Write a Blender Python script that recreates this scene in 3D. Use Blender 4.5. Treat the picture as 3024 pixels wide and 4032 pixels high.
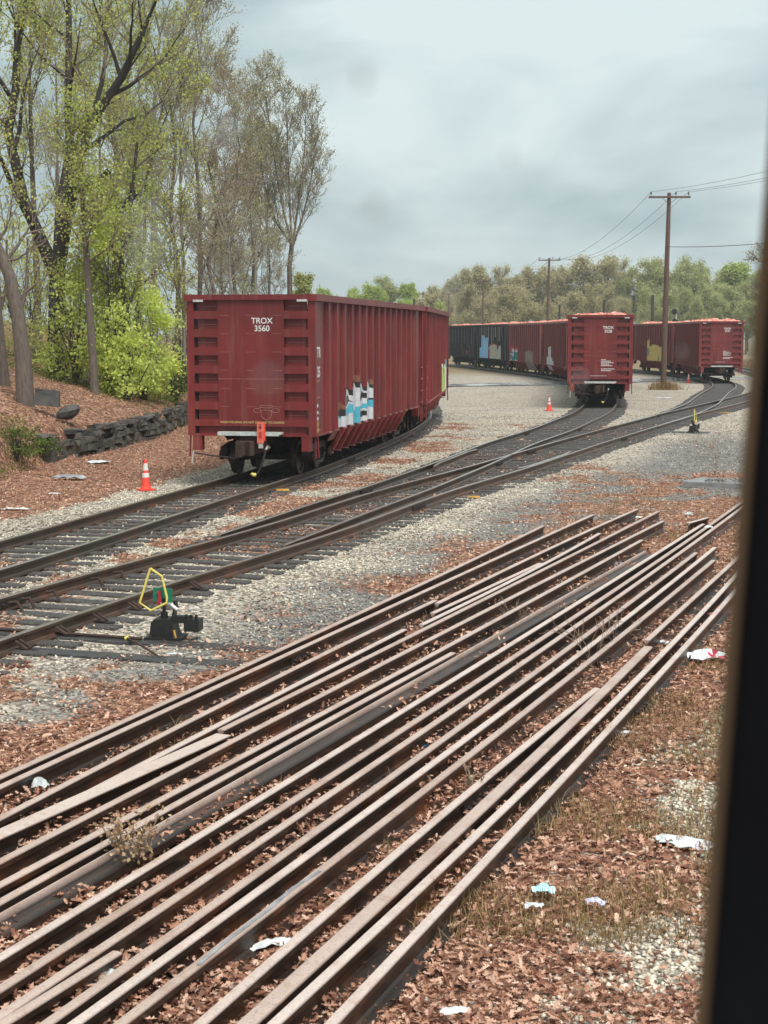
import bpy, math, random
import numpy as np
from mathutils import Vector, Matrix

for o in list(bpy.data.objects):
    bpy.data.objects.remove(o)
SC = bpy.context.scene
COL = SC.collection
PI = math.pi
rad = math.radians

# ------------------------------------------------------------------ camera, light, sky
F_PX, CX, CY, W_PX, H_PX = 6059.0, 1512.0, 2016.0, 3024.0, 4032.0
PITCH = math.atan((2016 - 1315) / F_PX)
EYE = 3.57
cam = bpy.data.cameras.new('camera')
cam.sensor_fit = 'VERTICAL'
cam.lens = 50.0
cam.sensor_height = 50.0 * H_PX / F_PX
cam.sensor_width = cam.sensor_height * W_PX / H_PX
cam.clip_start = 0.03
cam.clip_end = 6000
cam.dof.use_dof = True
cam.dof.focus_distance = 34.0
cam.dof.aperture_fstop = 50.0 / 5.0
cam_o = bpy.data.objects.new('camera', cam)
COL.objects.link(cam_o)
cam_o.location = (0, 0, EYE)
cam_o.rotation_euler = (PI / 2 - PITCH, 0, 0)
SC.camera = cam_o

SUN_ELEV, SUN_AZ = rad(58), rad(-150)
world = bpy.data.worlds.new('World')
SC.world = world
world.use_nodes = True
nt = world.node_tree
nt.nodes.clear()
w_out = nt.nodes.new('ShaderNodeOutputWorld')
w_bg = nt.nodes.new('ShaderNodeBackground')
w_bg.inputs['Strength'].default_value = 0.05
sky = nt.nodes.new('ShaderNodeTexSky')
sky.sky_type = 'NISHITA'
sky.sun_disc = False
sky.sun_elevation = SUN_ELEV
sky.sun_rotation = SUN_AZ
sky.dust_density = 3.0
tc = nt.nodes.new('ShaderNodeTexCoord')
mp = nt.nodes.new('ShaderNodeMapping')
mp.inputs['Scale'].default_value = (1.0, 1.0, 2.6)
n1 = nt.nodes.new('ShaderNodeTexNoise')
n1.inputs['Scale'].default_value = 4.3
n1.inputs['Detail'].default_value = 5.0
n1.inputs['Roughness'].default_value = 0.5
n1.inputs['Distortion'].default_value = 0.35
cr = nt.nodes.new('ShaderNodeValToRGB')
cr.color_ramp.elements[0].position = 0.39
cr.color_ramp.elements[0].color = (3.15, 4.0, 4.2, 1)
cr.color_ramp.elements[1].position = 0.62
cr.color_ramp.elements[1].color = (5.75, 6.6, 6.65, 1)
mixs = nt.nodes.new('ShaderNodeMix')
mixs.data_type = 'RGBA'
mixs.inputs['Factor'].default_value = 0.94
L = nt.links.new
L(tc.outputs['Generated'], mp.inputs['Vector'])
L(mp.outputs['Vector'], n1.inputs['Vector'])
L(n1.outputs['Fac'], cr.inputs['Fac'])
L(sky.outputs['Color'], mixs.inputs['A'])
L(cr.outputs['Color'], mixs.inputs['B'])
L(mixs.outputs['Result'], w_bg.inputs['Color'])
L(w_bg.outputs['Background'], w_out.inputs['Surface'])

sun = bpy.data.lights.new('sun', 'SUN')
sun.energy = 1.5
sun.angle = rad(28)
sun.color = (1.0, 0.965, 0.91)
sun_o = bpy.data.objects.new('sun', sun)
COL.objects.link(sun_o)
sun_o.rotation_euler = (PI / 2 - SUN_ELEV, 0, rad(25))

SC.view_settings.view_transform = 'Standard'
SC.view_settings.look = 'None'
SC.view_settings.exposure = 1.42
SC.view_settings.gamma = 1.0
SC.render.engine = 'CYCLES'
SC.cycles.use_denoising = True
SC.cycles.max_bounces = 6
SC.cycles.diffuse_bounces = 3
SC.cycles.glossy_bounces = 3
SC.cycles.transparent_max_bounces = 6
SC.cycles.sample_clamp_indirect = 4.0


def at(px, py, z=0.0):
    """Ground position seen at a point of the 3024 x 4032 photograph, at height z."""
    a = (px - CX) / F_PX
    b = (CY - py) / F_PX
    dy = math.cos(PITCH) + b * math.sin(PITCH)
    dz = -math.sin(PITCH) + b * math.cos(PITCH)
    t = (z - EYE) / dz
    return Vector((a * t, dy * t, z))


def at_y(px, py, y):
    """Point of the photograph at depth y."""
    a = (px - CX) / F_PX
    b = (CY - py) / F_PX
    dy = math.cos(PITCH) + b * math.sin(PITCH)
    dz = -math.sin(PITCH) + b * math.cos(PITCH)
    t = y / dy
    return Vector((a * t, y, EYE + dz * t))


# ------------------------------------------------------------------ noise
def _hash(ix, iy, seed):
    v = np.sin(ix * 127.1 + iy * 311.7 + seed * 74.7) * 43758.5453
    return v - np.floor(v)


def vnoise(x, y, seed=0):
    ix, iy = np.floor(x), np.floor(y)
    fx, fy = x - ix, y - iy
    fx = fx * fx * (3 - 2 * fx)
    fy = fy * fy * (3 - 2 * fy)
    a, b = _hash(ix, iy, seed), _hash(ix + 1, iy, seed)
    c, d = _hash(ix, iy + 1, seed), _hash(ix + 1, iy + 1, seed)
    return a + (b - a) * fx + (c - a) * fy + (a - b - c + d) * fx * fy


def fbm(x, y, s=1.0, o=4, seed=0):
    r, a, t = 0, 1.0, 0
    for k in range(o):
        r = r + a * vnoise(x * s, y * s, seed + k * 3.1)
        t += a
        a *= 0.5
        s *= 2.03
    return r / t


def sstep(a, b, x):
    t = np.clip((x - a) / (b - a), 0, 1)
    return t * t * (3 - 2 * t)


# ------------------------------------------------------------------ materials
MATS = {}


def new_mat(name):
    m = bpy.data.materials.new(name)
    m.use_nodes = True
    b = m.node_tree.nodes['Principled BSDF']
    MATS[name] = m
    return m, m.node_tree, b


def ramp(nt, fac, stops):
    r = nt.nodes.new('ShaderNodeValToRGB')
    e = r.color_ramp.elements
    while len(e) < len(stops):
        e.new(0.5)
    for i, (p, c) in enumerate(stops):
        e[i].position = p
        e[i].color = (*c, 1)
    nt.links.new(fac, r.inputs['Fac'])
    return r.outputs['Color']


def noise(nt, scale, detail=4, rough=0.55, coord='Object', stretch=None):
    t = nt.nodes.new('ShaderNodeTexCoord')
    v = t.outputs[coord]
    if stretch:
        mpn = nt.nodes.new('ShaderNodeMapping')
        mpn.inputs['Scale'].default_value = stretch
        nt.links.new(v, mpn.inputs['Vector'])
        v = mpn.outputs['Vector']
    n = nt.nodes.new('ShaderNodeTexNoise')
    n.inputs['Scale'].default_value = scale
    n.inputs['Detail'].default_value = detail
    n.inputs['Roughness'].default_value = rough
    nt.links.new(v, n.inputs['Vector'])
    return n.outputs['Fac']


def mixc(nt, f, a, b, mode='MIX'):
    m = nt.nodes.new('ShaderNodeMix')
    m.data_type = 'RGBA'
    m.blend_type = mode
    for key, v in (('Factor', f), ('A', a), ('B', b)):
        if isinstance(v, (int, float)):
            m.inputs[key].default_value = v
        elif isinstance(v, tuple):
            m.inputs[key].default_value = (*v, 1)
        else:
            nt.links.new(v, m.inputs[key])
    return m.outputs['Result']


def bump(nt, b, h, strength=0.4, dist=0.01):
    n = nt.nodes.new('ShaderNodeBump')
    n.inputs['Strength'].default_value = strength
    n.inputs['Distance'].default_value = dist
    nt.links.new(h, n.inputs['Height'])
    nt.links.new(n.outputs['Normal'], b.inputs['Normal'])


def simple(name, c1, c2=None, rough=0.6, metal=0.0, scale=8.0, detail=4, bmp=0.0, bdist=0.01, stretch=None, lo=0.35, hi=0.65, spec=0.5):
    m, nt, b = new_mat(name)
    c2 = c2 or tuple(x * 0.75 for x in c1)
    f = noise(nt, scale, detail, stretch=stretch)
    nt.links.new(ramp(nt, f, [(lo, c2), (hi, c1)]), b.inputs['Base Color'])
    b.inputs['Roughness'].default_value = rough
    b.inputs['Metallic'].default_value = metal
    b.inputs['Specular IOR Level'].default_value = spec
    if bmp:
        bump(nt, b, noise(nt, scale * 4, 5, stretch=stretch), bmp, bdist)
    return m


def car_paint(name, c, c2, dirt, rough=0.45):
    """weathered paint: large faded areas, streaks running down, grime low on the body."""
    m, nt, b = new_mat(name)
    f1 = noise(nt, 1.1, 5)
    base = ramp(nt, f1, [(0.3, c2), (0.7, c)])
    f2 = noise(nt, 5.0, 5, stretch=(1.5, 1.5, 0.09))
    st = ramp(nt, f2, [(0.52, (0, 0, 0)), (0.74, (1, 1, 1))])
    base = mixc(nt, 0.34, base, mixc(nt, st, base, dirt))
    f5 = noise(nt, 0.7, 3, stretch=(1.0, 1.0, 0.5))
    base = mixc(nt, 1.0, base, ramp(nt, f5, [(0.3, (0.72, 0.74, 0.76)), (0.7, (1.12, 1.1, 1.08))]), 'MULTIPLY')
    f3 = noise(nt, 22.0, 6)
    sp = ramp(nt, f3, [(0.66, (0, 0, 0)), (0.72, (1, 1, 1))])
    base = mixc(nt, mixc(nt, 0.45, (0, 0, 0), sp), base, tuple(x * 0.55 for x in dirt))
    nt.links.new(base, b.inputs['Base Color'])
    b.inputs['Roughness'].default_value = rough
    bump(nt, b, noise(nt, 3.0, 4), 0.12, 0.02)
    return m


RED = car_paint('oxide_red_paint', (0.200, 0.021, 0.022), (0.142, 0.014, 0.016), (0.25, 0.13, 0.10))
BLACKP = car_paint('black_car_paint', (0.013, 0.016, 0.022), (0.008, 0.010, 0.014), (0.07, 0.075, 0.075), 0.75)
REDIN = simple('car_inside', (0.06, 0.03, 0.025), (0.03, 0.018, 0.015), 0.8, scale=3)
IRON = simple('dark_iron', (0.030, 0.026, 0.025), (0.016, 0.014, 0.014), 0.6, 0.2, 9, bmp=0.3)
RUSTI = simple('rusty_casting', (0.075, 0.038, 0.026), (0.030, 0.018, 0.014), 0.75, 0.1, 8, bmp=0.4)
WHEEL = simple('wheel_steel', (0.060, 0.042, 0.036), (0.028, 0.022, 0.020), 0.5, 0.5, 12)
WHITE = simple('white_paint', (0.72, 0.72, 0.70), (0.58, 0.58, 0.56), 0.6, scale=20)
WELDL = simple('bare_weld', (0.36, 0.16, 0.15), (0.25, 0.09, 0.09), 0.5, scale=20)
GRATE = simple('galvanised_grating', (0.62, 0.66, 0.63), (0.42, 0.46, 0.44), 0.45, 0.2, 14)
ORANGE = simple('fluorescent_orange', (0.85, 0.075, 0.045), (0.74, 0.06, 0.035), 0.5, scale=12)
ORANGE2 = simple('faded_orange', (0.78, 0.17, 0.12), (0.62, 0.12, 0.08), 0.55, scale=12)
INK = simple('dark_ink', (0.10, 0.03, 0.03), (0.06, 0.02, 0.02), 0.6)
CYAN = simple('cyan_spray', (0.06, 0.36, 0.47), (0.10, 0.43, 0.53), 0.55, scale=6)
SPRAYW = simple('white_spray', (0.60, 0.60, 0.62), (0.48, 0.48, 0.52), 0.55, scale=5)
SPRAYK = simple('black_spray', (0.015, 0.014, 0.016), (0.03, 0.024, 0.024), 0.5)
SPRAYT = simple('tan_spray', (0.25, 0.11, 0.05), (0.17, 0.055, 0.04), 0.6, scale=5)
SKYB = simple('light_blue_spray', (0.30, 0.56, 0.80), (0.25, 0.49, 0.74), 0.55, scale=3)
CREAM = simple('cream_spray', (0.50, 0.48, 0.43), (0.40, 0.38, 0.34), 0.6, scale=3)
TEAL = simple('teal_spray', (0.02, 0.21, 0.20), (0.02, 0.16, 0.16), 0.55)
REDSP = simple('red_spray', (0.48, 0.03, 0.045), (0.40, 0.03, 0.04), 0.55)
TANSP = simple('dull_tan_spray', (0.33, 0.28, 0.22), (0.17, 0.13, 0.11), 0.6, scale=3)
YELSP = simple('pale_yellow_spray', (0.70, 0.58, 0.22), (0.58, 0.46, 0.15), 0.6, scale=3)
LIMESP = simple('lime_spray', (0.44, 0.56, 0.20), (0.25, 0.32, 0.12), 0.6, scale=4)
YELLOW = simple('yellow_paint', (0.72, 0.60, 0.16), (0.64, 0.52, 0.10), 0.45, scale=10)
YBOARD = simple('old_yellow_paint', (0.55, 0.32, 0.06), (0.40, 0.22, 0.05), 0.7, scale=10)
GREEN = simple('green_enamel', (0.01, 0.20, 0.11), (0.01, 0.16, 0.09), 0.45)
REDEN = simple('red_enamel', (0.40, 0.025, 0.045), (0.33, 0.02, 0.035), 0.45)
BLACK = simple('black_painted_iron', (0.012, 0.013, 0.014), (0.022, 0.021, 0.021), 0.5, 0.1, 12, bmp=0.2)
TIE = simple('weathered_tie_wood', (0.105, 0.095, 0.088), (0.040, 0.035, 0.033), 0.75, 0, 6, 6, 0.7, 0.02, stretch=(9, 0.8, 4))
WETWOOD = simple('wet_dark_timber', (0.075, 0.075, 0.077), (0.035, 0.034, 0.034), 0.22, 0, 5, 6, 0.5, 0.012, stretch=(0.8, 9, 4))
MATWOOD = simple('wet_grey_timber', (0.30, 0.30, 0.30), (0.17, 0.165, 0.16), 0.15, 0, 5, 6, 0.15, 0.004, stretch=(0.8, 9, 4))
POLEW = simple('brown_pole_wood', (0.150, 0.088, 0.066), (0.072, 0.043, 0.034), 0.85, 0, 5, 6, 0.6, 0.02, stretch=(5, 5, 0.3))
STONEW = simple('dark_wall_stone', (0.135, 0.122, 0.105), (0.032, 0.031, 0.029), 0.8, 0, 2.2, 7, 0.9, 0.05)
SLAB = simple('grey_slab', (0.10, 0.095, 0.09), (0.045, 0.043, 0.04), 0.8, 0, 3, 6, 0.6, 0.03)
LITTER_W = simple('white_plastic', (0.72, 0.75, 0.75), (0.52, 0.56, 0.57), 0.4, scale=18)
LITTER_G = simple('grey_plastic', (0.32, 0.34, 0.36), (0.17, 0.18, 0.20), 0.4, scale=9)
LITTER_L = simple('lilac_paper', (0.55, 0.53, 0.75), (0.68, 0.68, 0.76), 0.5, scale=40)
LITTER_R = simple('red_plastic', (0.50, 0.035, 0.07), (0.40, 0.03, 0.05), 0.4, scale=12)
LITTER_B = simple('blue_plastic', (0.02, 0.26, 0.58), (0.03, 0.33, 0.62), 0.35, scale=20)
LITTER_C = simple('pale_cyan_plastic', (0.42, 0.72, 0.78), (0.50, 0.76, 0.80), 0.35, scale=20)
STICK = simple('grey_twig', (0.34, 0.25, 0.17), (0.19, 0.135, 0.095), 0.8, scale=20)
WIRE = simple('wire', (0.05, 0.05, 0.05), (0.04, 0.04, 0.04), 0.6)
INSUL = simple('brown_insulator', (0.05, 0.035, 0.03), (0.03, 0.02, 0.02), 0.3)


def steel(name, top, side, rough=0.3, metal=0.75, rust=(0.10, 0.040, 0.018)):
    """old rail: rubbed rust film on the upward face, sky sheen lightened into its colour; brown scale elsewhere."""
    m, nt, b = new_mat(name)
    n = nt.nodes.new('ShaderNodeAttribute')
    n.attribute_name = 'head'
    f = noise(nt, 3.0, 6, stretch=(1, 1, 1))
    f2 = noise(nt, 60.0, 4)
    tcol = ramp(nt, f, [(0.3, tuple(x * 0.86 for x in top)), (0.7, top)])
    scol = ramp(nt, f, [(0.3, tuple(x * 0.6 for x in side)), (0.7, side)])
    f3 = noise(nt, 1.4, 7, 0.7)
    patch = ramp(nt, f3, [(0.50, (0, 0, 0)), (0.66, (1, 1, 1))])
    scol = mixc(nt, mixc(nt, 0.75, (0, 0, 0), patch), scol, rust)
    f4 = noise(nt, 2.3, 7, 0.75)
    tcol = mixc(nt, mixc(nt, 0.6, (0, 0, 0), ramp(nt, f4, [(0.50, (0, 0, 0)), (0.60, (1, 1, 1))])), tcol, (top[0] * 0.72, top[1] * 0.62, top[2] * 0.56))
    tcol = mixc(nt, mixc(nt, 0.25, (0, 0, 0), ramp(nt, f2, [(0.5, (0, 0, 0)), (0.7, (1, 1, 1))])), tcol, side)
    oi = nt.nodes.new('ShaderNodeObjectInfo')
    tcol = mixc(nt, 1.0, tcol, ramp(nt, oi.outputs['Random'], [(0.0, (0.80, 0.73, 0.69)), (0.5, (0.98, 0.94, 0.92)), (1.0, (1.04, 1.04, 1.04))]), 'MULTIPLY')
    scol = mixc(nt, 1.0, scol, ramp(nt, oi.outputs['Random'], [(0.0, (1.7, 1.4, 1.2)), (0.6, (0.9, 0.9, 0.9)), (1.0, (1.2, 1.1, 1.0))]), 'MULTIPLY')
    nt.links.new(mixc(nt, n.outputs['Fac'], scol, tcol), b.inputs['Base Color'])
    b.inputs['Roughness'].default_value = rough
    mr = nt.nodes.new('ShaderNodeMath')
    mr.operation = 'MULTIPLY'
    mr.inputs[1].default_value = metal
    nt.links.new(n.outputs['Fac'], mr.inputs[0])
    nt.links.new(mr.outputs[0], b.inputs['Metallic'])
    bump(nt, b, f2, 0.15, 0.003)
    return m


OLDRAIL = steel('stored_rail_steel', (0.98, 0.78, 0.69), (0.025, 0.017, 0.014), 0.40, 0.6)  # pale top colour stands in for sky reflected off the wet rail
WORNRAIL = steel('used_rail_steel', (0.58, 0.55, 0.50), (0.046, 0.034, 0.026), 0.30, 0.8)


def leafy(name, c1, c2, c3, trans=0.45):
    m = bpy.data.materials.new(name)
    m.use_nodes = True
    nt = m.node_tree
    nt.nodes.clear()
    out = nt.nodes.new('ShaderNodeOutputMaterial')
    a = nt.nodes.new('ShaderNodeAttribute')
    a.attribute_name = 'tint'
    col = ramp(nt, a.outputs['Fac'], [(0.0, c3), (0.45, c2), (1.0, c1)])
    d = nt.nodes.new('ShaderNodeBsdfDiffuse')
    t = nt.nodes.new('ShaderNodeBsdfTranslucent')
    mx = nt.nodes.new('ShaderNodeMixShader')
    mx.inputs[0].default_value = trans
    nt.links.new(col, d.inputs['Color'])
    nt.links.new(col, t.inputs['Color'])
    nt.links.new(d.outputs[0], mx.inputs[1])
    nt.links.new(t.outputs[0], mx.inputs[2])
    nt.links.new(mx.outputs[0], out.inputs['Surface'])
    return m


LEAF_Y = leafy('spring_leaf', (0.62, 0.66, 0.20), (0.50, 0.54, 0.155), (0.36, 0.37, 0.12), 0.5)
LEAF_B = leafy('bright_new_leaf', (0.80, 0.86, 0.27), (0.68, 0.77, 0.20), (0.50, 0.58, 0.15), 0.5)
LEAF_O = leafy('olive_bud', (0.52, 0.51, 0.25), (0.41, 0.39, 0.19), (0.28, 0.255, 0.14))
LEAF_R = leafy('russet_bud', (0.46, 0.33, 0.18), (0.35, 0.245, 0.14), (0.24, 0.17, 0.105))
LEAF_F = leafy('far_olive_leaf', (0.66, 0.59, 0.33), (0.52, 0.47, 0.26), (0.36, 0.32, 0.19))
LEAF_G = leafy('far_green_leaf', (0.55, 0.64, 0.17), (0.45, 0.53, 0.15), (0.31, 0.36, 0.12))
LEAF_M = leafy('far_grey_green_leaf', (0.58, 0.61, 0.27), (0.46, 0.49, 0.22), (0.33, 0.34, 0.17))
DRYLEAF = leafy('fallen_leaf', (0.82, 0.58, 0.45), (0.52, 0.28, 0.19), (0.19, 0.088, 0.063), 0.2)
TANLEAF = leafy('tan_curled_leaf', (0.72, 0.55, 0.36), (0.52, 0.36, 0.22), (0.30, 0.18, 0.11), 0.3)
DRYGRASS = leafy('dry_grass_blade', (0.44, 0.32, 0.17), (0.30, 0.20, 0.10), (0.18, 0.11, 0.06), 0.3)
GREENCOV = leafy('ground_plant_leaf', (0.22, 0.30, 0.06), (0.13, 0.18, 0.045), (0.09, 0.085, 0.04), 0.35)
STONES = leafy('ballast_stone', (0.86, 0.78, 0.64), (0.50, 0.445, 0.365), (0.13, 0.115, 0.10), 0.0)
STONEG = leafy('grey_gravel_stone', (0.46, 0.44, 0.40), (0.255, 0.243, 0.225), (0.09, 0.085, 0.08), 0.0)
BARK_D = simple('dark_bark', (0.062, 0.048, 0.043), (0.030, 0.024, 0.022), 0.9, 0, 5, 6, 0.8, 0.03, stretch=(4, 4, 0.7))
BARK_G = simple('grey_brown_bark', (0.185, 0.150, 0.122), (0.105, 0.083, 0.068), 0.9, 0, 5, 6, 0.8, 0.03, stretch=(4, 4, 0.7))
BARK_P = simple('pale_bark', (0.27, 0.25, 0.215), (0.165, 0.15, 0.13), 0.9, 0, 5, 6, 0.6, 0.02, stretch=(4, 4, 0.7))
TWIG = simple('brown_grey_twigs', (0.29, 0.235, 0.185), (0.17, 0.135, 0.105), 0.9, 0, 3)
TWIGP = simple('pale_tan_twigs', (0.39, 0.36, 0.29), (0.26, 0.235, 0.19), 0.9, 0, 3)
BARK_F = simple('far_bark', (0.20, 0.175, 0.15), (0.13, 0.112, 0.095), 0.9, 0, 2)
FRAMEB = simple('brown_rubber_gasket', (0.085, 0.055, 0.032), (0.065, 0.042, 0.025), 0.9, scale=6, spec=0.1)
FRAMEK = simple('black_window_frame', (0.006, 0.007, 0.009), (0.004, 0.004, 0.005), 0.9, scale=6, spec=0.05)


# ------------------------------------------------------------------ mesh helpers
class MB:
    """collects shapes into one mesh"""

    def __init__(self):
        self.v, self.f, self.m, self.mats = [], [], [], []

    def mi(self, mat):
        if mat not in self.mats:
            self.mats.append(mat)
        return self.mats.index(mat)

    def add(self, vs, fs, mat):
        k, i = len(self.v), self.mi(mat)
        self.v += [tuple(p) for p in vs]
        self.f += [tuple(a + k for a in f) for f in fs]
        self.m += [i] * len(fs)

    def box(self, x0, x1, y0, y1, z0, z1, mat):
        vs = [(x, y, z) for x in (x0, x1) for y in (y0, y1) for z in (z0, z1)]
        self.add(vs, [(0, 1, 3, 2), (4, 6, 7, 5), (0, 4, 5, 1), (2, 3, 7, 6), (0, 2, 6, 4), (1, 5, 7, 3)], mat)

    def hexa(self, a, b, mat):
        """two quads a and b (4 points each, same winding) joined into a solid"""
        self.add(list(a) + list(b), [(3, 2, 1, 0), (4, 5, 6, 7)] + [(i, (i + 1) % 4, 4 + (i + 1) % 4, 4 + i) for i in range(4)], mat)

    def prism(self, poly, fn, a, b, mat):
        n = len(poly)
        vs = [fn(u, v, a) for u, v in poly] + [fn(u, v, b) for u, v in poly]
        self.add(vs, [tuple(range(n))[::-1], tuple(range(n, 2 * n))] + [(i, (i + 1) % n, n + (i + 1) % n, n + i) for i in range(n)], mat)

    def tube(self, pts, r, mat, n=6, caps=True):
        pts = [Vector(p) for p in pts]
        rs = r if isinstance(r, (list, tuple)) else [r] * len(pts)
        vs, fs = [], []
        up = None
        for i, p in enumerate(pts):
            d = (pts[min(i + 1, len(pts) - 1)] - pts[max(i - 1, 0)])
            d = d.normalized() if d.length > 1e-9 else Vector((0, 0, 1))
            if up is None:
                up = Vector((0, 0, 1)) if abs(d.z) < 0.9 else Vector((1, 0, 0))
            s = d.cross(up)
            s = s.normalized() if s.length > 1e-6 else d.orthogonal().normalized()
            up = s.cross(d).normalized()
            for k in range(n):
                a = 2 * PI * k / n
                vs.append(p + (s * math.cos(a) + up * math.sin(a)) * rs[i])
        for i in range(len(pts) - 1):
            for k in range(n):
                fs.append((i * n + k, i * n + (k + 1) % n, (i + 1) * n + (k + 1) % n, (i + 1) * n + k))
        if caps:
            fs += [tuple(range(n))[::-1], tuple(range((len(pts) - 1) * n, len(pts) * n))]
        self.add(vs, fs, mat)

    def lathe(self, prof, fn, mat, n=20):
        """prof: (r, h) pairs; fn(r*cos, r*sin, h) -> point"""
        vs, fs = [], []
        for r, h in prof:
            for k in range(n):
                a = 2 * PI * k / n
                vs.append(fn(r * math.cos(a), r * math.sin(a), h))
        for i in range(len(prof) - 1):
            for k in range(n):
                fs.append((i * n + k, i * n + (k + 1) % n, (i + 1) * n + (k + 1) % n, (i + 1) * n + k))
        fs += [tuple(range(n))[::-1], tuple(range((len(prof) - 1) * n, len(prof) * n))]
        self.add(vs, fs, mat)

    def build(self, name, parent=None, smooth=False, loc=None):
        me = bpy.data.meshes.new(name)
        me.from_pydata(self.v, [], self.f)
        for m in self.mats:
            me.materials.append(m)
        me.polygons.foreach_set('material_index', self.m)
        if smooth:
            me.polygons.foreach_set('use_smooth', [True] * len(me.polygons))
        me.update()
        o = bpy.data.objects.new(name, me)
        COL.objects.link(o)
        if parent is not None:
            o.parent = parent
        if loc is not None:
            o.location = loc
        return o


def tag(o, label=None, cat=None, group=None, kind=None):
    if label:
        n = len(label.split())
        assert 4 <= n <= 16, label
        o['label'] = label
    if cat:
        o['category'] = cat
    if group:
        o['group'] = group
    if kind:
        o['kind'] = kind
    return o


def empty(name, label, cat, loc=(0, 0, 0), rz=0, group=None):
    o = bpy.data.objects.new(name, None)
    COL.objects.link(o)
    o.empty_display_size = 0.3
    o.location = loc
    o.rotation_euler = (0, 0, rz)
    return tag(o, label, cat, group)


def copy_tree(o, parent=None):
    c = o.copy()
    COL.objects.link(c)
    c.parent = parent
    for ch in o.children:
        copy_tree(ch, c)
    return c


def np_mesh(name, co, tris, mats, tint=None, matidx=None, parent=None):
    """big triangle / quad mesh from numpy; co (n,3), tris (m,k); tint per vertex"""
    me = bpy.data.meshes.new(name)
    n, (m, k) = len(co), tris.shape
    me.vertices.add(n)
    me.vertices.foreach_set('co', np.ascontiguousarray(co, np.float32).ravel())
    me.loops.add(m * k)
    me.loops.foreach_set('vertex_index', np.ascontiguousarray(tris, np.int32).ravel())
    me.polygons.add(m)
    me.polygons.foreach_set('loop_start', np.arange(0, m * k, k, dtype=np.int32))
    me.polygons.foreach_set('loop_total', np.full(m, k, np.int32))
    for mt in mats:
        me.materials.append(mt)
    if matidx is not None:
        me.polygons.foreach_set('material_index', matidx.astype(np.int32))
    if tint is not None:
        a = me.attributes.new('tint', 'FLOAT', 'POINT')
        a.data.foreach_set('value', np.ascontiguousarray(tint, np.float32))
    me.update(calc_edges=True)
    o = bpy.data.objects.new(name, me)
    COL.objects.link(o)
    if parent is not None:
        o.parent = parent
    return o


# ------------------------------------------------------------------ lines of the yard
def catmull(pts, step=1.0):
    P = [Vector((p[0], p[1], 0)) for p in pts]
    P = [P[0] * 2 - P[1]] + P + [P[-1] * 2 - P[-2]]
    out = []
    for i in range(1, len(P) - 2):
        n = max(1, int((P[i + 1] - P[i]).length / step))
        for k in range(n):
            t = k / n
            a, b, c, d = P[i - 1], P[i], P[i + 1], P[i + 2]
            out.append(0.5 * ((2 * b) + (c - a) * t + (2 * a - 5 * b + 4 * c - d) * t * t + (3 * b - a - 3 * c + d) * t ** 3))
    out.append(P[-2])
    return out


def smooth_line(pts, n=6):
    pts = [p.copy() for p in pts]
    for _ in range(n):
        q = [pts[0]] + [(pts[i - 1] + pts[i] * 2 + pts[i + 1]) / 4 for i in range(1, len(pts) - 1)] + [pts[-1]]
        pts = q
    return pts


TRACK_A = [(-10.4, 8), (-8.3, 15), (-6.2, 22.4), (-5.57, 24.9), (-3.35, 34.8), (-2.3, 39.3), (-1.1, 46.0), (0.02, 53.0), (0.85, 60), (1.3, 68), (1.45, 77), (1.2, 88), (0.4, 100), (-0.8, 118), (-3.5, 140), (-8, 165)]
TRACK_M = [(-7.9, 8), (-5.0, 17.0), (-3.8, 20.6), (-2.8, 23.2), (-1.4, 26.7), (0.43, 32.7), (2.6, 38.3), (3.5, 40.8), (6.1, 48.2), (8.94, 55.9), (12.4, 65.2), (17.0, 76.6), (22.0, 89.6), (25.2, 99.5), (27.6, 109), (29.8, 118), (31.8, 128), (33.6, 139.5), (34.9, 149), (35.8, 160), (36.2, 172), (35.5, 195)]
TRACK_D = [(-2.85, 23.1), (-1.8, 26.6), (-0.63, 31.0), (0.16, 33.1), (0.78, 35.7), (1.6, 38.6), (2.8, 43.2), (3.3, 45.5), (4.4, 49.6), (5.8, 54.1), (7.6, 61.2), (9.0, 66.8), (10.35, 74), (11.6, 82), (12.6, 90), (13.6, 98), (14.15, 106), (14.35, 114), (14.15, 122), (13.55, 131), (12.65, 139), (11.75, 148), (10.7, 156), (9.6, 165), (8.4, 173), (6, 188)]
TRACK_K = [(7.3, 51.3), (8.94, 55.9), (10.85, 61.0), (12.1, 64.3), (15.3, 74.4), (16.0, 77.0), (19.2, 89.4), (21.8, 99), (23.9, 109), (24.9, 118), (25.35, 127), (25.2, 135), (24.5, 143), (23.2, 152), (21, 164), (17, 180)]
LINES = {k: smooth_line(catmull(v, 0.8), 10) for k, v in dict(A=TRACK_A, M=TRACK_M, D=TRACK_D, K=TRACK_K).items()}


def offset_line(pts, d):
    out = []
    for i, p in enumerate(pts):
        t = (pts[min(i + 1, len(pts) - 1)] - pts[max(i - 1, 0)]).normalized()
        out.append(p + Vector((t.y, -t.x, 0)) * d)
    return out


def line_np(pts):
    return np.array([(p.x, p.y) for p in pts])


def signed_dist(x, y, pts):
    """signed distance (right of the line is positive) to a polyline that runs roughly along y"""
    a = line_np(pts)
    yy = np.clip(y, a[0, 1], a[-1, 1])
    xi = np.interp(yy, a[:, 1], a[:, 0])
    i = np.clip(np.searchsorted(a[:, 1], yy), 1, len(a) - 1)
    d = a[i] - a[i - 1]
    c = d[:, 1] / np.maximum(np.hypot(d[:, 0], d[:, 1]), 1e-6) if d.ndim == 2 else d[..., 1] / np.hypot(d[..., 0], d[..., 1])
    return (x - xi) * c


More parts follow.
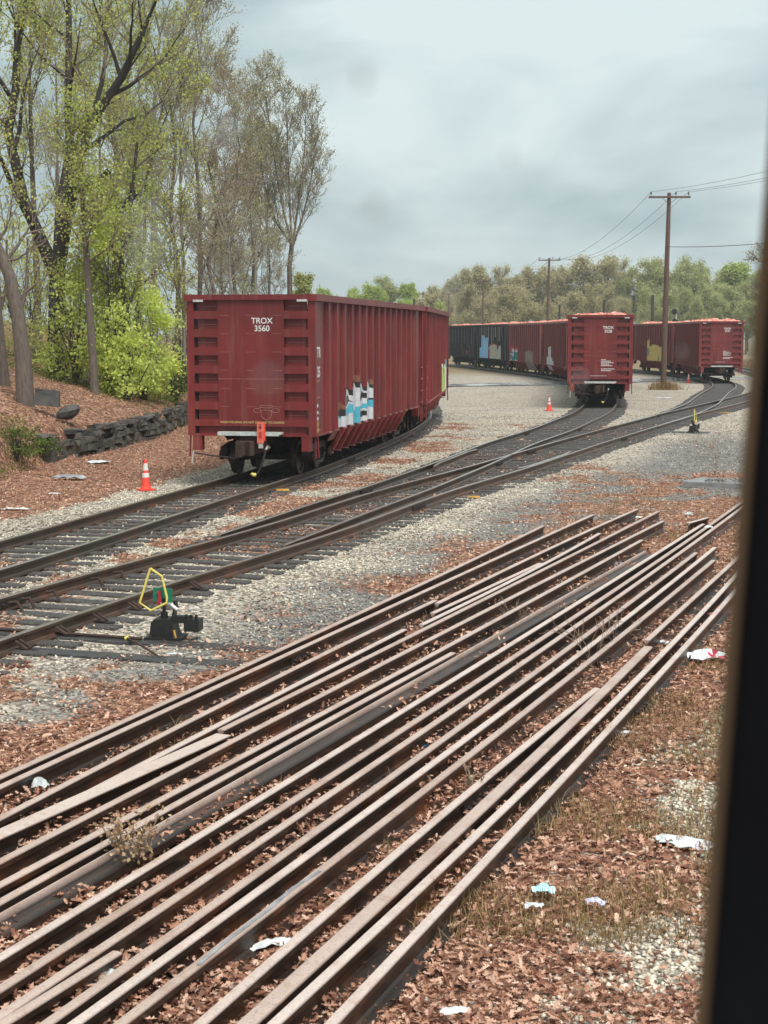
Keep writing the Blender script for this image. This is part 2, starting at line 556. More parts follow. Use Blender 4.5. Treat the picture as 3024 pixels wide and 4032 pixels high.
BANK = [Vector((x, y, 0)) for x, y in [(-9.0, 5), (-9.3, 20), (-9.45, 30), (-9.5, 38), (-9.5, 43), (-9.0, 44.2), (-8.45, 48), (-7.95, 52), (-7.8, 58), (-7.9, 64), (-8.6, 80), (-9.6, 100), (-12, 130), (-18, 170)]]
R20 = [Vector((-0.75, 6.3, 0)), Vector((-0.26, 7.6, 0)), Vector((4.8, 20.8, 0)), Vector((9.2, 33, 0))]
R1 = [Vector((-5.0, 6.0, 0)), Vector((-2.95, 11.9, 0)), Vector((-0.1, 18.8, 0)), Vector((2.85, 27.2, 0)), Vector((5.5, 35, 0))]


def bank_d(x, y):
    return -signed_dist(x, y, BANK)


def height(x, y):
    d = bank_d(x, y) + (fbm(x, y, 0.5, 3, 5) - 0.5) * 0.5
    h = 0.85 * sstep(0.0, 0.35, d) + 0.36 * np.clip(d - 0.3, 0, 2.8) + 0.20 * np.clip(d - 3.1, 0, 12) + 0.05 * np.clip(d - 15, 0, 60)
    fade = 1 - sstep(120, 190, y)
    h = h * fade
    h = h + (fbm(x, y, 0.35, 3, 11) - 0.5) * 0.5 * sstep(1.0, 4.0, d)
    h = h + (fbm(x, y, 1.3, 3, 2) - 0.5) * 0.05
    return h


def height1(x, y):
    return float(height(np.array([float(x)]), np.array([float(y)]))[0])


def zones(x, y):
    """(leaf, cinder, grass) cover of the ground, 0..1"""
    n = fbm(x, y, 0.55, 4, 21) - 0.5
    n2 = fbm(x, y, 1.7, 3, 33) - 0.5
    dA = signed_dist(x, y, LINES['A'])
    dM = signed_dist(x, y, LINES['M'])
    dD = signed_dist(x, y, LINES['D'])
    d1 = signed_dist(x, y, R1)
    d20 = signed_dist(x, y, R20)
    near = y < 62
    leaf = sstep(-2.1, -2.9, dA + n * 1.3)
    mid = (dA > 0) & (np.minimum(dM, dD) < 0)
    p = sstep(0.02, 0.2, n + n2 * 0.5 - 0.02 + 0.17 * np.exp(-((dA - 1.9) / 0.9) ** 2)) * near
    leaf = np.where(mid, np.maximum(leaf, 0.85 * p), leaf)
    btw = (np.abs(dM) < 1.0) | (np.abs(dA) < 1.0)
    leaf = np.where(btw, np.maximum(leaf, 0.7 * sstep(0.02, 0.2, n + n2 * 0.6) * near), leaf)
    wedge = (dD > -0.7) & (dM < 0.7) & (y > 24) & (y < 46)
    leaf = np.where(wedge, np.maximum(leaf, 0.8 * sstep(-0.12, 0.12, n + n2)), leaf)
    right = d1 > -2.6 + n * 2.4
    lr = sstep(-1.4, 0.1, d1 + n * 2.6) * sstep(36, 27, y + n * 14)
    lr = np.maximum(lr, sstep(0.0, 0.16, n + n2 * 0.5) * sstep(-2.5, 0, d1) * sstep(46, 38, y))
    gravel = sstep(0.42, 0.8, d20 + n * 0.9 + n2 * 0.5) * sstep(16, 12.5, y + n * 6)
    lr = lr * (1 - 0.92 * gravel)
    lr = lr * (1 - 0.75 * sstep(0.02, 0.16, fbm(x, y, 0.9, 3, 77) - 0.55) * sstep(15, 20, y))
    leaf = np.where(dM > 1.2, np.maximum(leaf, lr), leaf)
    corner = sstep(13.8, 12.4, y + n * 3) * sstep(-4.6, -2.8, d1) * (dM > 1.0)
    leaf = np.maximum(leaf, 0.9 * corner * sstep(-0.2, 0.1, n2 + n))
    cinder = sstep(1.7, 3.2, dM + n * 1.6) * sstep(60, 48, y) * (1 - gravel)
    grass = sstep(0.15, 0.5, d20 + n) * sstep(1.5, 0.9, d20 + n) * sstep(10.5, 12.5, y) * sstep(22, 17, y)
    grass = np.maximum(grass, sstep(128, 150, y + n * 20))
    grass = np.maximum(grass, sstep(0.3, 2.0, bank_d(x, y)) * sstep(48, 62, y + n * 14) * 0.6)
    return np.clip(leaf, 0, 1), np.clip(cinder, 0, 1), np.clip(grass, 0, 1)


# ------------------------------------------------------------------ ground
def make_ground():
    xs = np.concatenate([-np.geomspace(900, 26, 26), np.arange(-25.5, -11, 0.5), np.arange(-11, 9, 0.16), np.arange(9, 42, 0.6), np.geomspace(42, 900, 24)])
    ys = np.concatenate([np.array([-40, -10, 0, 3]), np.arange(5, 40, 0.16), np.arange(40, 75, 0.4), np.arange(75, 190, 1.4), np.geomspace(190, 3000, 30)])
    X, Y = np.meshgrid(xs, ys)
    x, y = X.ravel(), Y.ravel()
    z = height(x, y)
    nx, ny = len(xs), len(ys)
    i = np.arange(nx * ny).reshape(ny, nx)
    q = np.stack([i[:-1, :-1], i[:-1, 1:], i[1:, 1:], i[1:, :-1]], -1).reshape(-1, 4)
    leaf, cin, gr = zones(x, y)
    m, nt, b = new_mat('yard_ground')
    o = np_mesh('ground', np.stack([x, y, z], 1), q, [m])
    me = o.data
    for nm, arr in (('leaf', leaf), ('cinder', cin), ('grass', gr)):
        a = me.attributes.new(nm, 'FLOAT', 'POINT')
        a.data.foreach_set('value', arr.astype(np.float32))
    me.polygons.foreach_set('use_smooth', np.ones(len(me.polygons), bool))

    def attr(nm):
        a = nt.nodes.new('ShaderNodeAttribute')
        a.attribute_name = nm
        return a.outputs['Fac']

    def vor(scale, out='Color'):
        t = nt.nodes.new('ShaderNodeTexCoord')
        v = nt.nodes.new('ShaderNodeTexVoronoi')
        v.inputs['Scale'].default_value = scale
        nt.links.new(t.outputs['Object'], v.inputs['Vector'])
        return v.outputs[out]

    def bw(c):
        s = nt.nodes.new('ShaderNodeSeparateColor')
        nt.links.new(c, s.inputs[0])
        return s.outputs[0]

    big = noise(nt, 0.45, 5)
    fine = noise(nt, 5, 5)
    st = ramp(nt, bw(vor(19)), [(0.0, (0.13, 0.115, 0.10)), (0.4, (0.31, 0.275, 0.23)), (0.75, (0.52, 0.465, 0.385)), (1.0, (0.70, 0.64, 0.54))])
    st = mixc(nt, 1.0, st, ramp(nt, big, [(0.3, (0.78, 0.78, 0.80)), (0.7, (1.08, 1.05, 1.0))]), 'MULTIPLY')
    ci = ramp(nt, bw(vor(24)), [(0.0, (0.065, 0.060, 0.055)), (0.6, (0.185, 0.172, 0.158)), (1.0, (0.36, 0.34, 0.31))])
    lf = ramp(nt, bw(vor(14)), [(0.0, (0.07, 0.035, 0.025)), (0.45, (0.21, 0.10, 0.063)), (0.8, (0.35, 0.19, 0.12)), (1.0, (0.52, 0.33, 0.21))])
    gs = ramp(nt, fine, [(0.3, (0.16, 0.115, 0.06)), (0.7, (0.30, 0.235, 0.13))])
    sm = nt.nodes.new('ShaderNodeMath')
    sm.operation = 'MULTIPLY_ADD'
    sm.inputs[1].default_value = 0.9
    nt.links.new(fine, sm.inputs[0])
    nt.links.new(attr('leaf'), sm.inputs[2])
    lm = ramp(nt, sm.outputs[0], [(0.72, (0, 0, 0)), (0.98, (1, 1, 1))])
    c = mixc(nt, attr('cinder'), st, ci)
    c = mixc(nt, attr('grass'), c, gs)
    c = mixc(nt, lm, c, lf)
    nt.links.new(c, b.inputs['Base Color'])
    b.inputs['Roughness'].default_value = 0.85
    b.inputs['Specular IOR Level'].default_value = 0.25
    bump(nt, b, vor(19, 'Distance'), 0.8, 0.03)
    tag(o, kind='structure')
    return o


make_ground()

# wet road across the yard behind the cars, reflected sky lightened into its colour
ROADM, nt_, b_ = new_mat('wet_asphalt_sky_sheen')
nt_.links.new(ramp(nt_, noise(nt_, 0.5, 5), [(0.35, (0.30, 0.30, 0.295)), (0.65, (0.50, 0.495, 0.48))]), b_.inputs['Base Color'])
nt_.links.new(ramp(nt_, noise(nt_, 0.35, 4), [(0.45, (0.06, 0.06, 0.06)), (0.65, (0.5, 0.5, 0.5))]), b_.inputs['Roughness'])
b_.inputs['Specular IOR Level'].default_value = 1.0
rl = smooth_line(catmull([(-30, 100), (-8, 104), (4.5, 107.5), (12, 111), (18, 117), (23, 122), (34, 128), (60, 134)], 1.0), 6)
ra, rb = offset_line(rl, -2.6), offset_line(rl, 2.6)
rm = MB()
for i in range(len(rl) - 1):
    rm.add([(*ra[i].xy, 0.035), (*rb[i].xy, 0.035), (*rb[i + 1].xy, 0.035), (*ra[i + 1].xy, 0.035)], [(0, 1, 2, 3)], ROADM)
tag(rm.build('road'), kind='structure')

# ------------------------------------------------------------------ scattered stones, leaves, grass
RNG = np.random.default_rng(7)


def rot_xyz(n, tilt, rng):
    """n random frames: yaw free, tilt in radians"""
    yaw = rng.uniform(0, 2 * PI, n)
    a = rng.uniform(0, 2 * PI, n)
    t = np.abs(rng.normal(0, tilt, n))
    nz = np.stack([np.sin(t) * np.cos(a), np.sin(t) * np.sin(a), np.cos(t)], 1)
    ux = np.stack([np.cos(yaw), np.sin(yaw), np.zeros(n)], 1)
    ux -= nz * (ux * nz).sum(1)[:, None]
    ux /= np.linalg.norm(ux, axis=1)[:, None]
    uy = np.cross(nz, ux)
    return ux, uy, nz


def in_view(x, y, m=0.6):
    return np.abs(x) < y * 0.2496 + m


def scatter_points(n, y0, y1, rng, power=1.0):
    u = rng.random(n)
    y = y0 * (y1 / y0) ** (u ** power)
    x = rng.uniform(-1, 1, n) * (y * 0.2496 + 0.6)
    return x, y


def solids(name, x, y, z, size, mat, tint, rng, flat=0.6):
    n = len(x)
    base = np.array([(1, 0, 0), (-0.1, 1, 0), (-1, 0.15, 0), (0.05, -1, 0), (0.1, 0.1, 1), (0, 0, -0.8)])
    tr = np.array([(0, 1, 4), (1, 2, 4), (2, 3, 4), (3, 0, 4), (1, 0, 5), (2, 1, 5), (3, 2, 5), (0, 3, 5)])
    ux, uy, uz = rot_xyz(n, 0.35, rng)
    jit = base[None] * (1 + rng.uniform(-0.35, 0.35, (n, 6, 3)))
    sc = np.stack([size, size * rng.uniform(0.55, 0.95, n), size * flat * rng.uniform(0.6, 1.1, n)], 1)
    p = jit * sc[:, None]
    co = p[..., 0:1] * ux[:, None] + p[..., 1:2] * uy[:, None] + p[..., 2:3] * uz[:, None]
    co += np.stack([x, y, z], 1)[:, None]
    tris = (tr[None] + (np.arange(n) * 6)[:, None, None]).reshape(-1, 3)
    return np_mesh(name, co.reshape(-1, 3), tris, [mat], np.repeat(tint, 6))


def leaf_mesh(name, x, y, z, size, mat, tint, rng, tilt=0.45):
    out = np.array([(0, -1.0), (0.16, -0.55), (0.52, -0.42), (0.25, -0.12), (0.62, 0.22), (0.24, 0.34), (0.34, 0.72), (0, 1.0), (-0.34, 0.72), (-0.24, 0.34), (-0.62, 0.22), (-0.25, -0.12), (-0.52, -0.42), (-0.16, -0.55)])
    n, k = len(x), len(out)
    ux, uy, uz = rot_xyz(n, tilt, rng)
    curl = rng.uniform(-0.2, 1.1, n)
    bend = rng.uniform(-0.2, 0.6, n)
    u, v = out[:, 0], out[:, 1]
    p = np.zeros((n, k + 1, 3))
    p[:, :k, 0] = u * (1 - 0.35 * np.abs(curl[:, None]) * np.abs(u))
    p[:, :k, 1] = v
    p[:, :k, 2] = curl[:, None] * np.abs(u) * 0.9 + bend[:, None] * v * v * 0.4 + rng.uniform(-0.07, 0.07, (n, k))
    p *= (size / 2)[:, None, None]
    co = p[..., 0:1] * ux[:, None] + p[..., 1:2] * uy[:, None] + p[..., 2:3] * uz[:, None]
    co += np.stack([x, y, z], 1)[:, None]
    tr = np.array([(k, i, (i + 1) % k) for i in range(k)])
    tris = (tr[None] + (np.arange(n) * (k + 1))[:, None, None]).reshape(-1, 3)
    return np_mesh(name, co.reshape(-1, 3), tris, [mat], np.repeat(tint, k + 1))


def blades(name, x, y, z, h, mat, tint, rng, lean=0.7, wid=0.006):
    n = len(x)
    a = rng.uniform(0, 2 * PI, n)
    ln = rng.uniform(0.15, lean, n)
    d = np.stack([np.cos(a) * ln, np.sin(a) * ln, np.ones(n)], 1)
    d /= np.linalg.norm(d, axis=1)[:, None]
    s = np.stack([-np.sin(a), np.cos(a), np.zeros(n)], 1) * wid
    b0 = np.stack([x, y, z], 1)
    m = b0 + d * h[:, None] * 0.55
    t = b0 + d * h[:, None] - np.array([0, 0, 0.25]) * (h * ln)[:, None]
    co = np.stack([b0 - s, b0 + s, m + s * 0.7, m - s * 0.7, t], 1)
    tr = np.array([(0, 1, 2), (0, 2, 3), (3, 2, 4)])
    tris = (tr[None] + (np.arange(n) * 5)[:, None, None]).reshape(-1, 3)
    return np_mesh(name, co.reshape(-1, 3), tris, [mat], np.repeat(tint, 5))


def scatter():
    # stones
    x, y = scatter_points(150000, 7.2, 70, RNG)
    lf, ci, gr = zones(x, y)
    keep = (RNG.random(len(x)) > lf * 0.97) & (bank_d(x, y) < 0.0)
    x, y, ci, gr = x[keep], y[keep], ci[keep], gr[keep]
    gauge = np.min([np.abs(signed_dist(x, y, LINES[k_])) for k_ in 'AMDK'], axis=0)
    k2_ = (gauge > 1.05) | (RNG.random(len(x)) < 0.45)
    x, y, ci, gauge = x[k2_], y[k2_], ci[k2_], gauge[k2_]
    dark = RNG.random(len(x)) < np.maximum(ci * 0.85, 0.45 * (gauge < 0.9))
    for nm, mk, mat in (('ballast_stones', ~dark, STONES), ('cinder_stones', dark, STONEG)):
        xx, yy = x[mk], y[mk]
        s = RNG.uniform(0.017, 0.036, len(xx)) * (0.85 + 0.004 * yy) * (0.8 if mat is STONEG else 1.0)
        o = solids(nm, xx, yy, height(xx, yy) + s * 0.25, s, mat, np.clip(RNG.beta(1.3, 1.4, len(xx)) + 0.7 * (fbm(xx, yy, 0.6, 3, 44) - 0.5) + RNG.normal(0, 0.05, len(xx)), 0, 1), RNG)
        tag(o, 'pale crushed stone ballast around the tracks' if mat is STONES else 'dark grey cinder gravel beside the main track', 'gravel', kind='stuff')
    # leaves
    x, y = scatter_points(165000, 7.2, 75, RNG)
    lf, ci, gr = zones(x, y)
    keep = RNG.random(len(x)) < lf * 0.95 + 0.025
    x, y = x[keep], y[keep]
    s = (0.032 + 0.072 * RNG.beta(1.2, 2.4, len(x))) * (0.95 + 0.004 * y)
    pile = (signed_dist(x, y, R1) > 0.0) & (signed_dist(x, y, R20) < 0.05)
    z = height(x, y) + RNG.uniform(0.0, 0.05, len(x)) + pile * RNG.uniform(0, 0.10, len(x)) * sstep(0.42, 0.62, fbm(x, y, 1.4, 3, 63))
    o = leaf_mesh('fallen_leaves', x, y, z, s, DRYLEAF, np.clip(RNG.beta(0.9, 1.25, len(x)), 0, 1), RNG, 0.6)
    tag(o, 'brown fallen oak leaves lying over the yard', 'leaf litter', kind='stuff')
    # dry grass
    x, y = scatter_points(160000, 8, 40, RNG)
    d20 = signed_dist(x, y, R20)
    cl = fbm(x, y, 1.1, 3, 55)
    k1 = (d20 > -0.1) & (d20 < 1.9) & (y > 8.6) & (y < 19) & (RNG.random(len(x)) < sstep(0.42, 0.62, cl) * 0.8)
    k2 = (signed_dist(x, y, R1) > 0) & (d20 < 2.0) & (RNG.random(len(x)) < sstep(0.58, 0.68, cl) * 0.3)
    k3 = (y > 26) & (signed_dist(x, y, R1) > 0.3) & (RNG.random(len(x)) < sstep(0.5, 0.65, cl) * 0.35)
    k = k1 | k2 | k3
    x, y = x[k], y[k]
    o = blades('dry_grass', x, y, height(x, y), RNG.uniform(0.06, 0.24, len(x)), DRYGRASS, RNG.random(len(x)), RNG, 1.6, 0.0035)
    tag(o, 'matted dry straw coloured grass beside the stored rails', 'grass', kind='stuff')
    # plants on the bank
    n = 60000
    y = RNG.uniform(36, 78, n)
    x = -np.abs(RNG.uniform(7, 21, n))
    d = bank_d(x, y)
    cl = fbm(x, y, 0.5, 3, 91)
    k = (d > -0.15) & (d < 9) & in_view(x, y, 1) & (RNG.random(n) < np.where(y > 53, sstep(0.35, 0.6, cl), np.where((y < 43.5) & (d < 1.0), 0.8, 0.05)))
    x, y = x[k], y[k]
    s = RNG.uniform(0.05, 0.12, len(x))
    o = leaf_mesh('bank_ground_cover', x, y, height(x, y) + RNG.uniform(0.02, 0.28, len(x)), s, GREENCOV, RNG.random(len(x)), RNG, 0.7)
    tag(o, 'low green plants and ivy spreading over the bank', 'ground cover', kind='stuff')
    # far verge grass
    n = 30000
    y = RNG.uniform(110, 190, n)
    x = RNG.uniform(30, 50, n)
    k = (x > np.interp(y, line_np(LINES['M'])[:, 1], line_np(LINES['M'])[:, 0]) + 2.4) & in_view(x, y, 1)
    x, y = x[k], y[k]
    o = blades('verge_grass', x, y, height(x, y), RNG.uniform(0.3, 0.9, len(x)), DRYGRASS, RNG.random(len(x)), RNG, 0.8, 0.03)
    tag(o, 'tall straw grass on the verge behind the far rails', 'grass', kind='stuff')


scatter()

# ------------------------------------------------------------------ rails
HALF = [(0.072, 0.0), (0.072, 0.012), (0.022, 0.028), (0.0095, 0.045), (0.0095, 0.115), (0.034, 0.132), (0.037, 0.166), (0.027, 0.1765), (0.0, 0.178)]
PROF = HALF + [(-u, v) for u, v in HALF[-2::-1]]
RAIL_H = 0.178


def rail_mesh(name, pts, zb, mat, parent=None, mode='up', roll=0.0):
    """rail section swept along pts; zb height of its base; mode: up, down (foot on top), side"""
    n = len(PROF)
    vs, fs, hd = [], [], []
    for i, p in enumerate(pts):
        t = (pts[min(i + 1, len(pts) - 1)] - pts[max(i - 1, 0)])
        t.z = 0
        t.normalize()
        s = Vector((t.y, -t.x, 0))
        z0 = zb(p) if callable(zb) else zb
        for u, v in PROF:
            if mode == 'wide' and v > 0.12:
                u *= 1.5
            if mode == 'down':
                q = p + s * u + Vector((0, 0, z0 + RAIL_H - v))
            elif mode == 'side':
                q = p + s * (v - 0.09) + Vector((0, 0, z0 + 0.072 + u))
            else:
                uu = u * math.cos(roll) + v * math.sin(roll)
                vv = v * math.cos(roll) - u * math.sin(roll)
                q = p + s * uu + Vector((0, 0, z0 + vv + 0.072 * abs(math.sin(roll))))
            vs.append(q)
            hd.append(1.0 if (v > 0.166 if mode in ('up', 'wide') else (v < 0.001 if mode == 'down' else u > 0.07)) else (0.04 if mode == 'side' and abs(u) < 0.012 and u > 0 else 0.0))
    m = len(pts)
    for i in range(m - 1):
        for k in range(n - 1):
            fs.append((i * n + k, i * n + k + 1, (i + 1) * n + k + 1, (i + 1) * n + k))
        fs.append((i * n + n - 1, i * n, (i + 1) * n, (i + 1) * n + n - 1))
    fs += [tuple(range(n))[::-1], tuple(range((m - 1) * n, m * n))]
    me = bpy.data.meshes.new(name)
    me.from_pydata([tuple(v) for v in vs], [], fs)
    me.materials.append(mat)
    a = me.attributes.new('head', 'FLOAT', 'POINT')
    a.data.foreach_set('value', hd)
    me.update()
    o = bpy.data.objects.new(name, me)
    COL.objects.link(o)
    if parent is not None:
        o.parent = parent
    return o


def joint_bar(pts, s, zb, parent, length=0.62):
    """bolted bar on both sides of a rail at distance s along it"""
    acc = 0
    for i in range(len(pts) - 1):
        d = (pts[i + 1] - pts[i]).length
        if acc + d >= s:
            break
        acc += d
    t = (pts[i + 1] - pts[i]).normalized()
    p = pts[i] + t * (s - acc)
    sd = Vector((t.y, -t.x, 0))
    b = MB()
    for sg in (-1, 1):
        q = [p + t * a * length / 2 + sd * sg * 0.012 + Vector((0, 0, zb + h)) for a, h in ((-1, 0.035), (1, 0.035), (1, 0.128), (-1, 0.128))]
        r = [c + sd * sg * 0.02 for c in q]
        b.hexa(q, r, IRON)
        for k in range(4):
            c = p + t * (k - 1.5) * length / 4.4 + sd * sg * 0.03 + Vector((0, 0, zb + 0.08))
            b.tube([c, c + sd * sg * 0.035], 0.016, RUSTI, 6)
    return b.build('joint_bar', parent)


ZR = 0.2 - RAIL_H     # base of the rails in the tracks


def arc_lengths(pts):
    a = [0.0]
    for i in range(1, len(pts)):
        a.append(a[-1] + (pts[i] - pts[i - 1]).length)
    return a


def sample(pts, acc, s):
    i = max(0, min(len(pts) - 2, int(np.searchsorted(acc, s)) - 1))
    t = (s - acc[i]) / max(acc[i + 1] - acc[i], 1e-6)
    return pts[i].lerp(pts[i + 1], t), (pts[i + 1] - pts[i]).normalized()


def add_tie(b, p, t, half0, half1, rng, w=0.115, top=0.036, mat=TIE):
    sd = Vector((t.y, -t.x, 0))
    yaw = rng.uniform(-0.03, 0.03)
    t2 = (t + sd * yaw).normalized()
    sd = Vector((t2.y, -t2.x, 0))
    dz = rng.uniform(-0.012, 0.008)
    a, c = half0 + rng.uniform(-0.06, 0.06), half1 + rng.uniform(-0.06, 0.06)
    ch = 0.012
    for (w0, z0, z1, e0, e1) in ((w, -0.14, top - ch, 0, 0),):
        q = [p - sd * a - t2 * w0, p + sd * c - t2 * w0, p + sd * c + t2 * w0, p - sd * a + t2 * w0]
        lo = [v + Vector((0, 0, z0)) for v in q]
        hi = [v + Vector((0, 0, z1 + dz)) for v in q]
        q2 = [p - sd * (a - ch) - t2 * (w0 - ch), p + sd * (c - ch) - t2 * (w0 - ch), p + sd * (c - ch) + t2 * (w0 - ch), p - sd * (a - ch) + t2 * (w0 - ch)]
        tp = [v + Vector((0, 0, top + dz)) for v in q2]
        b.add(lo + hi + tp, [(3, 2, 1, 0)] + [(i, (i + 1) % 4, 4 + (i + 1) % 4, 4 + i) for i in range(4)] + [(4 + i, 4 + (i + 1) % 4, 8 + (i + 1) % 4, 8 + i) for i in range(4)] + [(8, 9, 10, 11)], mat)


def make_track(key, label, dz, y0, y1, ties_from, joints=(), split=None):
    rng = random.Random(hash(key) % 1000 + 5)
    pts = [p for p in LINES[key] if y0 <= p.y <= y1]
    root = empty('railway_track', label, 'railway track', (0, 0, 0), group='tracks through the yard')
    g = 0.7525
    starts = split or (y0, y0)
    for sg, ys in ((-1, starts[0]), (1, starts[1])):
        q = offset_line([p for p in pts if p.y >= ys], sg * g)
        r = rail_mesh('rail', q, ZR + dz, WORNRAIL, root)
        for (side, s) in joints:
            if side == sg:
                joint_bar(q, s, ZR + dz, r, 0.9)
    acc = arc_lengths(pts)
    s, k = 0.2, 0
    rest = MB()
    while s < acc[-1]:
        p, t = sample(pts, acc, s)
        s += 0.53
        if p.y < ties_from:
            continue
        h0 = h1 = 1.28
        if key == 'M':
            for other, ya, yb in (('D', 22.5, 46.5), ('K', 54, 74)):
                if ya < p.y < yb:
                    dd = -float(signed_dist(np.array([p.x]), np.array([p.y]), LINES[other])[0])
                    h0 = 1.28 + max(0.0, -dd) if dd < 0 else 1.28 + dd
        tgt = MB() if k < 98 else rest
        add_tie(tgt, p, t, h0, h1, rng)
        if k < 98:
            tgt.build('tie', root)
        k += 1
    if rest.v:
        tag(rest.build('distant_ties', root), kind='stuff')
    return root


tkA = make_track('A', 'railway track under the empty red gondola cars at the leaf bank', 0.0, 8, 150, 8, [(-1, 15.6), (1, 13.9), (1, 36)])
tkM = make_track('M', 'main railway track passing the yellow switch stand, nearest of the tracks', 0.0, 8, 195, 8, [(1, 8.8), (-1, 12.0), (1, 24.5), (-1, 39.5), (1, 46)])
tkD = make_track('D', 'branching railway track leading to the loaded car numbered 3528', -0.004, 23.2, 180, 46.3, [(-1, 8.6), (-1, 21), (1, 17.5), (-1, 29.5), (1, 33)], (25.6, 24.4))
tkK = make_track('K', 'curving railway track leading to the loaded car by the verge', -0.004, 53, 175, 74, [(-1, 9), (1, 12)], (56.5, 55.5))


def guard(parent, key, y0, y1, off, name, dz=-0.008):
    pts = [p for p in LINES[key] if y0 <= p.y <= y1]
    q = offset_line(pts, off)
    d = Vector((1, 0, 0)) * (0.09 if off < 0 else -0.09)
    q[0] = q[0] + d
    q[-1] = q[-1] + d
    return rail_mesh(name, q, ZR + dz, WORNRAIL, parent)


guard(tkM, 'M', 38.5, 45.5, 0.7525 - 0.115, 'guard_rail')
guard(tkD, 'D', 39, 46, -(0.7525 - 0.115), 'guard_rail')
# switch plates and rods at the points
for yy in (17.6, 18.4, 19.3, 20.2, 21.2):
    p, t = sample(LINES['M'], arc_lengths(LINES['M']), 0)
    i = min(range(len(LINES['M'])), key=lambda j: abs(LINES['M'][j].y - yy))
    p = LINES['M'][i]
    t = (LINES['M'][i + 1] - p).normalized()
    sd = Vector((t.y, -t.x, 0))
    for sg in (-1, 1):
        sw = MB()
        c = p + sd * sg * 0.7525
        a = [c + sd * sg * 0.02 - t * 0.05, c + sd * sg * 0.30 - t * 0.05, c + sd * sg * 0.30 + t * 0.05, c + sd * sg * 0.02 + t * 0.05]
        sw.hexa([v + Vector((0, 0, 0.02)) for v in a], [v + Vector((0, 0, 0.045)) for v in a], IRON)
        for e in (-0.045, 0.045):
            sw.tube([c + sd * sg * 0.19 + t * e + Vector((0, 0, 0.05)), c + sd * sg * 0.045 + t * e + Vector((0, 0, 0.135))], 0.018, RUSTI, 5)
        sw.build('rail_brace', tkM)
    for off in (-0.3, 0.3):
        sw = MB()
        pts_ = [c0 for c0 in (p - sd * 0.62 + t * off, p - sd * 0.5 + t * off, p - sd * 0.42 + t * off)]
        sw.tube([pts_[0] + Vector((0, 0, 0.14)), pts_[1] + Vector((0, 0, 0.16)), pts_[2] + Vector((0, 0, 0.03))], 0.022, RUSTI, 6)
        sw.build('slide_clip', tkM)
for yy in (17.5, 18.1):
    i = min(range(len(LINES['M'])), key=lambda j: abs(LINES['M'][j].y - yy))
    p = LINES['M'][i]
    t = (LINES['M'][i + 1] - p).normalized()
    sd = Vector((t.y, -t.x, 0))
    b = MB()
    add_tie(b, p + t * (0.05 if yy < 18 else 0.0), t, 1.3, 3.45 if yy < 18 else 3.75, random.Random(3), 0.12, 0.035, WETWOOD)
    b.build('head_block_tie', tkM)
b = MB()
i = min(range(len(LINES['M'])), key=lambda j: abs(LINES['M'][j].y - 17.8))
p = LINES['M'][i]
t = (LINES['M'][i + 1] - p).normalized()
sd = Vector((t.y, -t.x, 0))
b.tube([p - sd * 0.7 + Vector((0, 0, 0.05)), p + sd * 1.9 + Vector((0, 0, 0.06))], 0.02, RUSTI, 6)
b.build('throw_rod', tkM)

